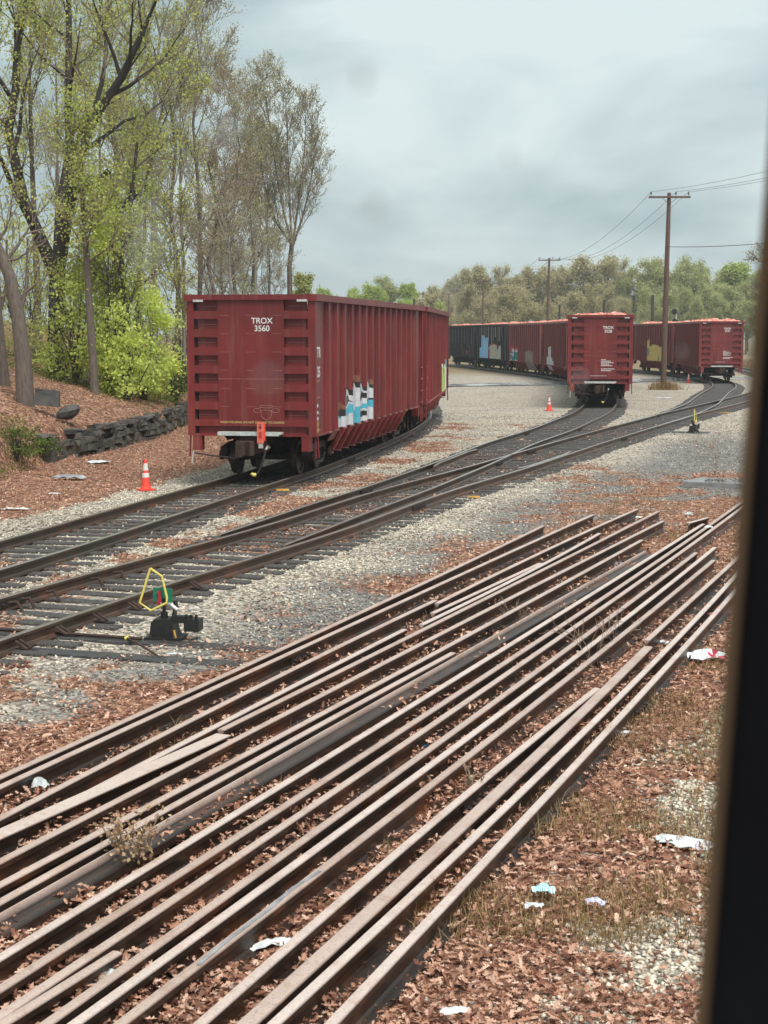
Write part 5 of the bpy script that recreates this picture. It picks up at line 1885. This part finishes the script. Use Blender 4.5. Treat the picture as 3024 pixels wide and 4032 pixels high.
def left_trees():
    # huge dark tree with several heavy stems
    y0 = 57.0
    base = ground_pt(222, y0)

    def w(px, py, y=y0):
        v = at_y(px, py, y)
        return np.array([v.x, v.y, v.z]) - base

    T = Tree(11, 0.12, 1, 3, 0.10, 0.17, 0.012, 4, 0.3)
    T.clump = 5
    o = np.zeros(3)
    fork = w(232, 1040)
    T.stem([o - [0, 0, 0.4], w(224, 1300), w(228, 1150), fork], 0.36, 0.33, 3, 0, 0)
    T.stem([w(226, 1090), w(150, 920), w(95, 790, 56.6), w(32, 520, 56.2), w(62, 350, 56), w(66, 200, 56), w(105, 0, 56), w(130, -220, 56), w(150, -420, 56)], 0.27, 0.06, 0, 9, 4.2, 0.3)
    T.stem([fork, w(240, 800, 57.6), w(276, 600, 58), w(268, 380, 58.4), w(272, 120, 58.6), w(268, -120, 58.8), w(262, -420, 59)], 0.25, 0.06, 0, 9, 4.2, 0.28)
    T.stem([fork, w(262, 860, 56.6), w(300, 690, 56.3), w(388, 440, 56), w(480, 300, 55.6), w(560, 130, 55.3), w(640, -60, 55), w(700, -260, 55)], 0.27, 0.05, 0, 9, 4.4, 0.32)
    T.stem([w(150, 920), w(60, 760, 56), w(-40, 520, 55), w(-120, 250, 54.5)], 0.16, 0.04, 1, 6, 2.6, 0.25)
    T.stem([w(276, 760, 56.5), w(370, 730, 56.2), w(425, 670, 56)], 0.15, 0.13, 3, 0, 0)
    T.stem([w(360, 960, 57), w(470, 830, 56.4), w(533, 755, 56.2)], 0.17, 0.15, 3, 0, 0)
    T.stem([w(300, 690), w(400, 330, 57.4), w(420, 200, 57.6), w(390, 0, 58)], 0.12, 0.04, 1, 7, 2.6, 0.2)
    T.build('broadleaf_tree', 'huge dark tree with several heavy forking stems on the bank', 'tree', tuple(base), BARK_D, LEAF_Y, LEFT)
    # thick pale trunks at the left edge
    for y, pp, r, lab in ((46.5, [(100, 1560), (92, 1420), (72, 1250), (35, 1080), (-30, 930), (-120, 700), (-200, 400), (-230, 100)], 0.25, 'thick grey trunked tree leaning out at the left edge'),
                          (48.5, [(22, 1600), (10, 1450), (-8, 1250), (-20, 1000), (-80, 600), (-90, 200)], 0.19, 'slimmer grey trunk just left of the thick one')):
        b = ground_pt(pp[0][0], y)
        T = Tree(5 + int(y), 0.10, 3, 2, 0.12, 0.15, 0.010, 4, 0.45)
        pw = [np.array(at_y(u, v_, y)) - b for u, v_ in pp]
        pw = [np.array([pw[0][0], 0, -0.4])] + pw[1:]
        T.stem(pw, r * 1.2, 0.06, 0, 10, 3.4, 0.55)
        T.stem([pw[2], pw[2] + [0.25, 0.1, 0.9], pw[2] + [0.3, 0.2, 2.4]], 0.09, 0.03, 1, 4, 1.5, 0.3)
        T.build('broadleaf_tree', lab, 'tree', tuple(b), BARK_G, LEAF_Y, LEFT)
    # slim trunks standing in the bright undergrowth
    for px, y, pts, r, lab in ((375, 54, [(375, 1500), (352, 1200), (342, 1040), (332, 900), (318, 700), (330, 480)], 0.16, 'slim straight trunk in front of the bright green shrubs'),
                               (478, 56, [(474, 1500), (476, 1400), (478, 1300), (500, 1255), (476, 1100), (478, 1010), (500, 920), (520, 760), (540, 560)], 0.19, 'crooked dark trunk standing before the bright shrub')):
        b = ground_pt(px, y)
        T = Tree(int(px), 0.11, 6, 1, 0.1, 0.17, 0.010, 3, 0.5)
        pw = [np.array(at_y(u, v, y)) - b for u, v in pts]
        pw[0] = np.array([pw[0][0], 0, -0.3])
        T.stem(pw, r, 0.05, 0, 12, 2.4, 0.35)
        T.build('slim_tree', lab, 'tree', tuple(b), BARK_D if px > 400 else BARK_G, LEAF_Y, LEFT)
    # pale tall tree in the middle, then the olive and russet crowns towards the right
    specs = [
        (610, 66, 17.5, 0.20, BARK_P, LEAF_Y, 31, 'tall tree with a pale straight trunk behind the dark limbs'),
        (470, 72, 19.0, 0.22, BARK_G, LEAF_Y, 32, 'tall yellow green tree behind the heavy dark tree'),
        (150, 68, 18.0, 0.20, BARK_G, LEAF_Y, 34, 'leafy tree deep in the wood by the left edge'),
        (700, 70, 16.0, 0.17, BARK_G, LEAF_O, 35, 'olive budding tree right of the pale trunk'),
        (790, 78, 19.5, 0.17, BARK_G, LEAF_O, 36, 'tall budding tree whose twigs reach the top of the picture'),
        (860, 74, 14.0, 0.16, BARK_G, LEAF_R, 37, 'russet budding tree above the near car'),
        (930, 82, 16.0, 0.16, BARK_G, LEAF_O, 38, 'olive crowned tree left of the outermost slender tree'),
        (1000, 92, 16.0, 0.15, BARK_G, LEAF_O, 39, 'olive twiggy tree behind the outermost slender tree'),
        (1070, 94, 15.3, 0.13, BARK_P, LEAF_O, 40, 'pale twigged tree close behind the outermost slender tree'),
        (1010, 86, 17.2, 0.14, BARK_P, LEAF_O, 45, 'tall pale twigged tree left of the outermost slender tree'),
        (540, 62, 12.0, 0.13, BARK_D, LEAF_Y, 41, 'leaning dark understorey tree behind the bright shrub'),
        (960, 70, 9.0, 0.11, BARK_P, LEAF_O, 42, 'low tree with pale slanting branches over the near car'),
        (760, 62, 9.0, 0.11, BARK_P, LEAF_Y, 43, 'low branching tree right behind the left end of the near car'),
        (250, 98, 20.0, 0.2, BARK_G, LEAF_O, 46, 'hazy twiggy tree far back in the wood by the huge tree'),
        (420, 104, 21.0, 0.2, BARK_G, LEAF_Y, 47, 'hazy leafy tree far back in the wood'),
        (560, 98, 20.0, 0.18, BARK_G, LEAF_O, 48, 'hazy budding tree far back behind the pale trunk'),
        (730, 102, 20.0, 0.18, BARK_G, LEAF_Y, 49, 'hazy pale green tree far back in the middle of the wood'),
        (880, 95, 13.0, 0.14, BARK_G, LEAF_O, 44, 'dim grey tree filling the gap above the near car'),
    ]
    for px, y, h, r, bark, leaf, seed, lab in specs:
        b = ground_pt(px, y)
        big = h > 12
        T = Tree(seed, 0.105 if leaf is LEAF_Y else 0.085, 1, 3, 0.12, 0.15, 0.010, 4, 0.3)
        T.clump = 4 if leaf is LEAF_Y else 2
        wob = T.rng.normal(0, 0.25, (7, 2))
        if seed in (41, 42, 43):
            wob = wob + np.linspace(0, 1, 7)[:, None] * np.array([[1.5 if seed == 41 else -1.0, 0]])
        pts = [(wob[k, 0] * k / 5, wob[k, 1] * k / 5, -0.3 + (h + 0.3) * k / 6) for k in range(7)]
        T.stem(pts, r, 0.025, 0, (11 if leaf is LEAF_Y else 12) if big else 9, h * 0.27, 0.28, (0.45, 0.9))
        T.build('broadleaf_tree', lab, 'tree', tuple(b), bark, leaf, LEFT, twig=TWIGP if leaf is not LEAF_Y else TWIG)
    # slender outermost tree with a vase of fine twigs
    y = 88
    b = ground_pt(1140, y)
    T = Tree(77, 0.085, 2, 2, 0.16, 0.10, 0.012, 4, 0.3)

    def v(px, py, yy=y):
        return np.array(at_y(px, py, yy)) - b
    T.stem([(0, 0, -0.3), v(1142, 1180), v(1140, 1050), v(1150, 960)], 0.19, 0.15, 3, 0, 0)
    for k, pp in enumerate(([(1150, 960), (1120, 850), (1095, 720), (1070, 560), (1050, 400), (1040, 310)], [(1150, 960), (1140, 800), (1135, 650), (1130, 480), (1120, 330)],
                            [(1152, 960), (1170, 840), (1190, 690), (1205, 520), (1200, 400)], [(1152, 970), (1190, 860), (1215, 760), (1240, 620), (1245, 500)], [(1146, 960), (1090, 880), (1055, 790), (1030, 660), (1020, 520)])):
        T.stem([v(u, w_, y + (k - 2) * 0.5) for u, w_ in pp], 0.085, 0.015, 1, 13, 2.5, 0.12, (0.3, 0.6))
    T.build('slender_tree', 'slender bare twigged tree standing outermost at the right of the wood', 'tree', tuple(b), BARK_G, LEAF_O, LEFT, twig=TWIGP)
    # dark evergreen scrap at the wood's right edge
    b = ground_pt(1195, 96)
    T = Tree(81, 0.13, 7, 1, 0.02, 0.12, 0.01, 3, 0.25)
    T.stem([(0, 0, -0.3), (0, 0, 3), (0.1, 0, 5.8), (0.1, 0, 7.0)], 0.10, 0.02, 0, 12, 0.8, 0.6, (1.0, 1.4))
    T.build('evergreen_tree', 'small dark evergreen tree at the right edge of the wood', 'tree', tuple(b), BARK_D, LEAF_M, LEFT)


left_trees()


def bush(px, y, wid, hgt, leaf, n, seed, label, name='shrub', size=0.10, group='bright young shrubs on the bank', layers=True, bark=BARK_D):
    b = ground_pt(px, y)
    T = Tree(seed, size, 0, 9, 0.1, 0.2, 0.008, 2, 0.2)
    for k in range(9):
        a = T.rng.uniform(0, 2 * PI)
        e = np.array([math.cos(a) * wid * 0.55 * T.rng.random(), math.sin(a) * wid * 0.55 * T.rng.random(), hgt * T.rng.uniform(0.6, 0.95)])
        T.stem(T.line((e[0] * 0.1, e[1] * 0.1, -0.1), e, np.linalg.norm(e), 5, 0.12, 0.05), 0.035, 0.01, 0, 5, hgt * 0.3, 0.3)
    m = 44
    cs = []
    for k in range(m):
        a = T.rng.uniform(0, 2 * PI)
        h = T.rng.uniform(0.06, 1.0)
        rr_ = wid * math.sqrt(T.rng.random()) * math.sqrt(max(0.25, 1 - (2 * h - 0.85) ** 2 * 0.6))
        cs.append((math.cos(a) * rr_, math.sin(a) * rr_ * 0.8, h * hgt))
    for k in range(n):
        c = cs[T.rng.integers(0, m)]
        T.lv.append(np.array(c) + T.rng.normal(0, 1, 3) * np.array([wid * 0.20, wid * 0.20, hgt * (0.045 if layers else 0.10)]))
    return T.build(name, label, 'shrub', tuple(b), bark, leaf, group)


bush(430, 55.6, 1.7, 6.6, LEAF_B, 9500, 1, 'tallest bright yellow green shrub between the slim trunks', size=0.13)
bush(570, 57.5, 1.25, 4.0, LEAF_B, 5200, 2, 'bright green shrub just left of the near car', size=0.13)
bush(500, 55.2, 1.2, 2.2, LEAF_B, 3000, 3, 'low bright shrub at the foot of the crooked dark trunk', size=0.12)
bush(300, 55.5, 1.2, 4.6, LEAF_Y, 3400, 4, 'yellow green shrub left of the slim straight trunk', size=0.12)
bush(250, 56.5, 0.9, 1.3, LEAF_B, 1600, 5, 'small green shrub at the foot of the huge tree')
bush(690, 61, 0.9, 1.5, GREENCOV, 2200, 6, 'low dull green shrub beside the left corner of the near car', layers=False)
bush(60, 40.5, 0.75, 0.75, GREENCOV, 2200, 7, 'low mossy shrub at the foot of the bank, far left', layers=False, size=0.06)
bush(160, 42.5, 0.5, 0.5, GREENCOV, 1300, 8, 'small brownish shrub against the start of the stone wall', layers=False, size=0.06)
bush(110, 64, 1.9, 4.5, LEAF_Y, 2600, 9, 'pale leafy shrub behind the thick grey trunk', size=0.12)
bush(700, 70, 2.2, 3.6, LEAF_O, 2600, 10, 'olive brush filling the wood behind the near car')
bush(880, 84, 2.6, 4.4, LEAF_O, 2600, 12, 'dull brush under the russet tree')
bush(1060, 95, 2.2, 4.4, LEAF_O, 2000, 13, 'dull brush at the foot of the slender outermost tree')
bush(480, 90, 5.0, 6.5, LEAF_O, 3000, 15, 'tall leafy brush deep in the wood', size=0.16)
bush(150, 84, 5.0, 6.5, LEAF_Y, 3000, 16, 'tall leafy brush deep in the wood by the left edge', size=0.16)


def far_proto(seed, kind):
    """one far tree in local coordinates, about 16 m tall"""
    leaf, bark = {'O': (LEAF_F, BARK_F), 'G': (LEAF_G, BARK_F), 'M': (LEAF_M, BARK_F)}[kind]
    T = Tree(seed, 0.27 if kind != 'G' else 0.40, {'O': 7, 'G': 18, 'M': 9}[kind], 1, 0.10, 0.16, 0.035, 3, 0.9)
    h = 15.0
    wob = T.rng.normal(0, 0.35, (6, 2))
    T.stem([(wob[k, 0] * k / 4, wob[k, 1] * k / 4, -0.4 + h * k / 5) for k in range(6)], 0.28, 0.06, 0, 15, 5.4, 0.28, (0.5, 1.05))
    return T.build('far_tree', 'far tree in the back row', 'tree', (0, 0, 0), bark, leaf, 'far trees along the back of the yard')


def far_trees():
    protos = {k: [far_proto(s, k) for s in ss_] for k, ss_ in dict(O=(201, 202, 203, 204), G=(211, 212), M=(221, 222, 223)).items()}
    used = {}
    rng = random.Random(9)
    items = [(1190, 1150, 'G', 1.0), (1265, 1140, 'G', 1.1), (1330, 1170, 'G', .9), (1400, 1140, 'G', 1.1), (1460, 1128, 'G', 1.2), (1535, 1095, 'M', 1.0), (1610, 1130, 'G', 1.0), (1690, 1118, 'O', .9),
             (1745, 1105, 'O', .9), (1795, 1072, 'O', 1), (1850, 1062, 'O', 1), (1905, 1050, 'O', 1), (1965, 1060, 'O', 1), (2020, 1085, 'O', 1), (2080, 1055, 'O', 1), (2140, 1052, 'O', 1), (2190, 1045, 'O', 1),
             (2250, 1040, 'O', 1), (2305, 1005, 'O', 1.1), (2365, 1012, 'O', 1.1), (2420, 1035, 'O', 1), (2475, 1060, 'M', 1), (2545, 1030, 'O', 1), (2600, 1028, 'M', 1), (2665, 1030, 'M', 1), (2730, 1045, 'M', 1),
             (2790, 1085, 'M', 1), (2850, 1065, 'M', 1), (2905, 1055, 'G', 1), (2950, 1085, 'M', 1), (2990, 1070, 'M', 1), (3040, 1030, 'M', 1.1)]
    rows = []
    for n, (px, py, kind, wd) in enumerate(items):
        y = 288 + (n * 37) % 40
        if kind == 'G' and px < 1700:
            y = 300 + (n * 17) % 30
        rows.append((px, py, kind, wd, y))
    for n in range(30):
        px = 1700 + n * 46
        rows.append((px + rng.uniform(-12, 12), rng.uniform(1120, 1190), 'O' if px < 2500 else 'M', 1.1, 266 + (n * 29) % 18))
    for n in range(16):
        px = 1150 + n * 40
        rows.append((px, rng.uniform(1185, 1235), 'G' if n % 3 else 'O', 1.2, 270 + (n * 13) % 20))
    words = {'O': 'olive brown', 'G': 'fresh green', 'M': 'grey green'}
    rows = [(a, b_, c, d, e + 75 if 1725 < a < 1800 else e) for a, b_, c, d, e in rows]
    rows.sort(key=lambda r: r[0])
    for n, (px, py, kind, wd, y) in enumerate(rows):
        pr = protos[kind]
        k = rng.randrange(len(pr))
        base = pr[k]
        if base.name in used:
            o = copy_tree(base)
        else:
            o = base
            used[base.name] = 1
        top = at_y(px, py, y)
        o.location = (top.x, y, -0.2)
        s = top.z / 16.6
        w_ = s * wd * rng.uniform(0.78, 1.25)
        o.scale = (w_, w_, s)
        o.rotation_euler = (0, 0, rng.uniform(0, 6.28))
        where = ('above the rim of the empty red cars' if px < 1760 else 'behind the black gondola cars' if px < 2010 else 'behind the red cars left of car 3528' if px < 2230 else
                 'behind car 3528' if px < 2500 else 'near the tall pole' if px < 2690 else 'behind the far right car' if px < 2930 else 'at the right edge by the window frame')
        tall = 'tall' if py < 1100 else 'low'
        tag(o, '%s %s tree, %s from the left, %s' % (tall, words[kind], ordinal(n + 1), where))
    for pr in protos.values():
        for p_ in pr:
            if p_.name not in used:
                for c in list(p_.children):
                    bpy.data.objects.remove(c)
                bpy.data.objects.remove(p_)


def ordinal(n):
    return '%d%s' % (n, 'th' if 10 <= n % 100 <= 20 else {1: 'st', 2: 'nd', 3: 'rd'}.get(n % 10, 'th'))


far_trees()
# bare dark tree close to the window frame on the right
b_ = np.array([42.0, 168.0, 0.0])
T_ = Tree(301, 0.2, 3, 2, 0.08, 0.2, 0.03, 3, 0.6)
T_.stem([(0, 0, -0.3), (0.1, 0, 4), (-0.3, 0, 8), (0.2, 0, 12)], 0.3, 0.06, 0, 12, 5.5, 0.25, (0.6, 1.2))
T_.build('bare_tree', 'bare dark tree with drooping limbs at the right edge', 'tree', tuple(b_), BARK_D, LEAF_O)


# ------------------------------------------------------------------ litter and small things
def crumple(name, px, py, w, d, h, mat, label, seed, cat='litter', z=0.02, rz=0.0, mat2=None, n=7, group='litter lying about the yard'):
    """creased sheet with thickness"""
    rng = np.random.default_rng(seed)
    p = at(px, py, z)
    b = MB()
    g = np.zeros((n, n, 3))
    for i in range(n):
        for j in range(n):
            u, v = i / (n - 1) - 0.5, j / (n - 1) - 0.5
            k = 1 + rng.uniform(-0.22, 0.1)
            rnd = math.sqrt(max(1e-6, u * u + v * v)) / max(abs(u), abs(v), 1e-6)
            g[i, j] = (1.4 * u * w * k / (1 + 0.55 * (rnd - 1)), v * d * k / (1 + 0.55 * (rnd - 1)), h * (0.25 + 0.75 * rng.random()) * (1.0 - 1.3 * (u * u + v * v)))
    for i in range(n - 1):
        for j in range(n - 1):
            q = [g[i, j], g[i + 1, j], g[i + 1, j + 1], g[i, j + 1]]
            m = mat2 if (mat2 is not None and ((i + 2 * j) % 5 < 2 and i > n // 3)) else mat
            b.add(q, [(0, 1, 2, 3)], m)
    me_z = height1(p.x, p.y)
    o = b.build(name, loc=(p.x, p.y, max(z, me_z + z)))
    o.rotation_euler = (0, 0, rz)
    sol = o.modifiers.new('thickness', 'SOLIDIFY')
    sol.thickness = 0.003
    return tag(o, label, cat, group)


crumple('plastic_sheet', 275, 1888, 0.62, 0.45, 0.13, LITTER_G, 'grey plastic sheet on the leaves left of the cone', 1)
crumple('plastic_sheet', 388, 1822, 0.5, 0.6, 0.08, LITTER_W, 'torn white plastic near the foot of the stone wall', 2, rz=0.6)
crumple('paper_scrap', 60, 2008, 0.42, 0.2, 0.05, LITTER_W, 'flat white scrap at the left edge of the leaves', 3)
crumple('paper_scrap', 215, 1945, 0.2, 0.1, 0.03, LITTER_W, 'tiny white scrap left of the cone', 31)
crumple('paper_cup', 160, 3108, 0.10, 0.09, 0.11, LITTER_W, 'white cup wedged between rails at the left edge', 4, z=0.06)
crumple('paper_sheet', 440, 3868, 0.20, 0.17, 0.08, LITTER_W, 'white crumpled sheet between rails at the lower left', 5, z=0.07, rz=0.5)
crumple('plastic_wrapper', 1062, 3728, 0.22, 0.08, 0.05, LITTER_W, 'pale plastic wrapper on leaves between the lower rails', 6, z=0.03, rz=0.5)
crumple('bottle_cap', 1662, 2942, 0.055, 0.05, 0.05, LITTER_B, 'small blue cap between the stored rails', 7, z=0.04, n=5)
crumple('foam_ball', 2393, 2234, 0.085, 0.08, 0.08, LITTER_C, 'pale blue ball on the ground between rail ends', 8, n=6)
crumple('plastic_bag', 2450, 2226, 0.26, 0.22, 0.06, LITTER_G, 'greyish plastic bag beside the pale blue ball', 9)
crumple('paper_scrap', 2500, 2040, 0.20, 0.2, 0.05, LITTER_W, 'white scrap beside the end of a far stored rail', 10)
crumple('paper_scrap', 2712, 2030, 0.12, 0.14, 0.09, LITTER_W, 'white scrap above the short rail offcut', 11)
crumple('paper_scrap', 2792, 2082, 0.11, 0.1, 0.07, LITTER_W, 'white scrap lying on the far rails by the frame', 12, z=0.17)
crumple('plastic_bag', 2782, 2600, 0.30, 0.26, 0.14, LITTER_W, 'red and white plastic bag on the straw at right', 13, mat2=LITTER_R)
crumple('paper_scrap', 2462, 2894, 0.16, 0.06, 0.035, LITTER_W, 'thin white scrap on the straw right of the rails', 14)
crumple('plastic_bag', 2695, 3325, 0.30, 0.24, 0.05, LITTER_W, 'flat white bag with a pale blue mark by the frame', 15, rz=-0.5, mat2=LITTER_L)
crumple('plastic_lid', 2140, 3520, 0.105, 0.11, 0.065, LITTER_C, 'pale blue plastic lid on the leaves, larger of two', 16, z=0.085)  # plastic lid, the larger one
crumple('plastic_lid', 2100, 3580, 0.09, 0.07, 0.045, LITTER_W, 'pale plastic lid just below the larger pale blue one', 17, z=0.085)  # plastic lid, the smaller one
crumple('crushed_cup', 2345, 3565, 0.09, 0.07, 0.055, LITTER_L, 'crushed lilac striped cup on the leaves', 18, z=0.085, rz=-0.5)
crumple('paper_scrap', 1785, 3985, 0.11, 0.085, 0.03, LITTER_W, 'white torn scrap at the bottom among leaves', 19, z=0.085, rz=0.4)
crumple('paper_scrap', 2625, 2533, 0.16, 0.12, 0.06, LITTER_W, 'white scrap between the two rightmost rails', 20)
crumple('paper_scrap', 1440, 1846, 0.30, 0.06, 0.03, LITTER_W, 'white strip on the ballast beside the near car', 21)
crumple('paper_scrap', 686, 2580, 0.14, 0.05, 0.03, LITTER_W, 'white scrap on the ballast below the near switch stand', 22)
crumple('metal_plate', 2616, 1568, 0.75, 0.4, 0.06, LITTER_W, 'pale flat plate on the ballast below the tall pole', 23)


def plank(px, py, l, w, h, rz, mat, label, name='board', z=0.02):
    p = at(px, py, z)
    b = MB()
    b.hexa([(-l / 2, -w / 2, 0), (l / 2, -w / 2, 0), (l / 2, w / 2, 0), (-l / 2, w / 2, 0)], [(-l / 2 + .01, -w / 2 + .01, h), (l / 2 - .01, -w / 2 + .01, h), (l / 2 - .01, w / 2 - .01, h), (-l / 2 + .01, w / 2 - .01, h)], mat)
    o = b.build(name, loc=p)
    o.rotation_euler = (0, 0, rz)
    return tag(o, label, 'board')


plank(1112, 1932, 0.30, 0.14, 0.04, 0.15, YBOARD, 'yellow board on the leaves below the near car')
plank(1865, 1960, 0.28, 0.12, 0.04, -0.1, YBOARD, 'yellow board beside the tie ends of the main track')
plank(2850, 1628, 0.45, 0.2, 0.04, 0.3, YBOARD, 'faded yellow board beside the far switch points')
b = MB()
p0, p1 = at(500, 2512, 0.06), at(632, 2590, 0.03)
b.tube([p0, p0.lerp(p1, 0.5) + Vector((0, 0, 0.01)), p1], 0.013, RUSTI, 6)
b.tube([p0 + Vector((-0.02, 0, -0.01)), p0 + Vector((0.02, 0, 0.015))], 0.026, YELLOW, 6)
tag(b.build('rusty_rod'), 'rusty rod with a yellow tip below the near switch stand', 'rod')
b = MB()
sp_ = [at(u, v, 0.19) for u, v in ((780, 3800), (900, 3700), (1060, 3580), (1150, 3500), (1261, 3430))]
for a, c in zip(sp_[:-1], sp_[1:]):
    d = (c - a).normalized()
    n = Vector((-d.y, d.x, 0)) * 0.011
    b.hexa([a - n, c - n, c + n, a + n], [v + Vector((0, 0, 0.004)) for v in (a - n, c - n, c + n, a + n)], LITTER_G)
tag(b.build('plastic_strip'), 'long pale plastic strip lying along a stored rail', 'strip')


def weed(px, py, h, n, seed, label, spread=0.6, leaves=0, thick=0.004):
    p = at(px, py, 0.02)
    T = Tree(seed, 0.036, leaves * 2, 1, 0.05, 0.25, thick * 0.6, 2, 0.10)
    for k in range(n):
        a = T.rng.uniform(0, 2 * PI)
        d = np.array([math.cos(a) * spread, math.sin(a) * spread, 1])
        T.stem(T.line((0, 0, -0.02), d, h * T.rng.uniform(0.6, 1.1), 5, 0.18, -0.02), thick, thick * 0.6, 0, 3, h * 0.35, 0.3)
    T.build('dry_weed', label, 'weed', tuple(p), STICK, TANLEAF, 'dry weeds among the stored rails')


weed(530, 3430, 0.40, 6, 1, 'tan dry weed with curled leaves between lower left rails', 0.5, 3, 0.007)
weed(2030, 2450, 0.38, 10, 2, 'pale dry weed clump among the middle rails', 1.2, 0)
weed(2330, 2620, 0.75, 5, 3, 'tall thin bare weed among the right rails', 0.35, 0)
weed(2420, 2540, 0.5, 5, 4, 'bare wiry weed right of the tallest weed', 0.5, 0)
weed(1870, 3145, 0.30, 4, 5, 'small bare twig caught by a bolted bar', 0.7, 0, 0.008)
weed(2390, 2050, 0.6, 8, 6, 'rusty dry weed beyond the end of the second rail', 0.8, 2)
weed(2860, 1960, 1.0, 6, 7, 'tall wispy weed before the timber mat', 0.3, 0)
weed(2830, 1800, 1.0, 9, 8, 'straw coloured weed clump on the far gravel', 0.7, 1)
# grass tuft round the foot of the tall pole
n_ = 1100
a_ = RNG.uniform(0, 2 * PI, n_)
r_ = np.abs(RNG.normal(0, 0.42, n_)) + 0.15
o = blades('grass_tuft', 18.05 + r_ * np.cos(a_), 99.5 + r_ * np.sin(a_), np.zeros(n_), RNG.uniform(0.25, 0.75, n_), DRYGRASS, RNG.random(n_), RNG, 0.8, 0.02)
tag(o, 'tan grass tuft round the foot of the tall pole', 'grass tuft')


# ------------------------------------------------------------------ window of the train we look out of
def train_window():
    """front post of the carriage window: black post, brown rubber gasket; the carriage runs 23 degrees to the right of the view"""
    hd = rad(90 - 23)
    d = Vector((math.cos(hd), math.sin(hd), 0))
    n = Vector((-d.y, d.x, 0))                # out of the carriage
    root = empty('carriage_window', 'dark window post of the carriage at the right edge', 'window frame')
    c = n * 0.095                              # the pane's plane
    s0 = 0.615                                 # where the pane ends, along the carriage
    tilt = -0.33

    def pt(s, e, z):
        return Vector((0, 0, EYE)) + c + d * (s - tilt * z) + n * e + Vector((0, 0, z))

    def prism(b, poly, m):
        z = (-0.55, 0.45)
        nn = len(poly)
        vs = [pt(s, e, zz) for zz in z for s, e in poly]
        b.add(vs, [tuple(range(nn))[::-1], tuple(range(nn, 2 * nn))] + [(i, (i + 1) % nn, nn + (i + 1) % nn, nn + i) for i in range(nn)], m)

    b = MB()
    prism(b, [(s0 + 0.004, -0.035), (s0 + 0.13, -0.035), (s0 + 0.13, 0.012), (s0 + 0.02, 0.012), (s0 + 0.02, 0.004), (s0 + 0.004, 0.004)], FRAMEK)
    b.build('post', root)
    b = MB()
    prism(b, [(s0 - 0.003, 0.005), (s0 + 0.0035, 0.005), (s0 + 0.0035, 0.009), (s0 - 0.002, 0.009)], FRAMEB)
    b.build('gasket', root)
    clear = bpy.data.materials.new('clear_pane')
    clear.use_nodes = True
    nt = clear.node_tree
    nt.nodes.clear()
    out = nt.nodes.new('ShaderNodeOutputMaterial')
    tr = nt.nodes.new('ShaderNodeBsdfTransparent')
    nt.links.new(tr.outputs[0], out.inputs['Surface'])
    water = bpy.data.materials.new('rain_water')
    water.use_nodes = True
    nt = water.node_tree
    nt.nodes.clear()
    out = nt.nodes.new('ShaderNodeOutputMaterial')
    gl = nt.nodes.new('ShaderNodeBsdfGlass')
    gl.inputs['IOR'].default_value = 1.33
    gl.inputs['Roughness'].default_value = 0.25
    nt.links.new(gl.outputs[0], out.inputs['Surface'])
    b = MB()
    prism(b, [(-0.25, -0.003), (s0 - 0.008, -0.003), (s0 - 0.008, 0.003), (-0.25, 0.003)], clear)
    pane = b.build('pane', root)
    eye = Vector((0, 0, EYE))
    for px, py, r in ((1430, 300, 1.5), (2010, 615, 1.1), (1480, 810, 1.4), (890, 520, 1.9), (590, 1000, 1.6), (590, 860, 1.1), (2290, 1500, 1.7), (2200, 1560, 1.3), (1790, 1150, 1.3), (2690, 1390, 1.2), (1060, 1500, 0.9), (2960, 1420, 1.2)):
        v = (at_y(px, py, 10.0) - eye).normalized()
        p = eye + v * (0.098 / v.dot(n))
        b = MB()
        r *= 0.001
        b.lathe([(r * q, 0.0006 * math.sqrt(max(0.0, 1 - q * q)) ) for q in (1.0, 0.93, 0.75, 0.5, 0.2)], lambda u, w, h: p + d * u + Vector((0, 0, w * 1.15)) + n * (h + 0.0002), water, 14)
        b.build('raindrop', pane, smooth=True)


train_window()


# ------------------------------------------------------------------ wet air
def haze():
    b = MB()
    m = bpy.data.materials.new('wet_air')
    m.use_nodes = True
    nt = m.node_tree
    nt.nodes.clear()
    out = nt.nodes.new('ShaderNodeOutputMaterial')
    v = nt.nodes.new('ShaderNodeVolumePrincipled')
    v.inputs['Color'].default_value = (0.93, 0.96, 0.97, 1)
    v.inputs['Density'].default_value = 0.00045
    v.inputs['Anisotropy'].default_value = 0.2
    nt.links.new(v.outputs[0], out.inputs['Volume'])
    b.box(-960, 960, -60, 3060, -3, 32, m)
    tag(b.build('haze'), kind='stuff')


haze()
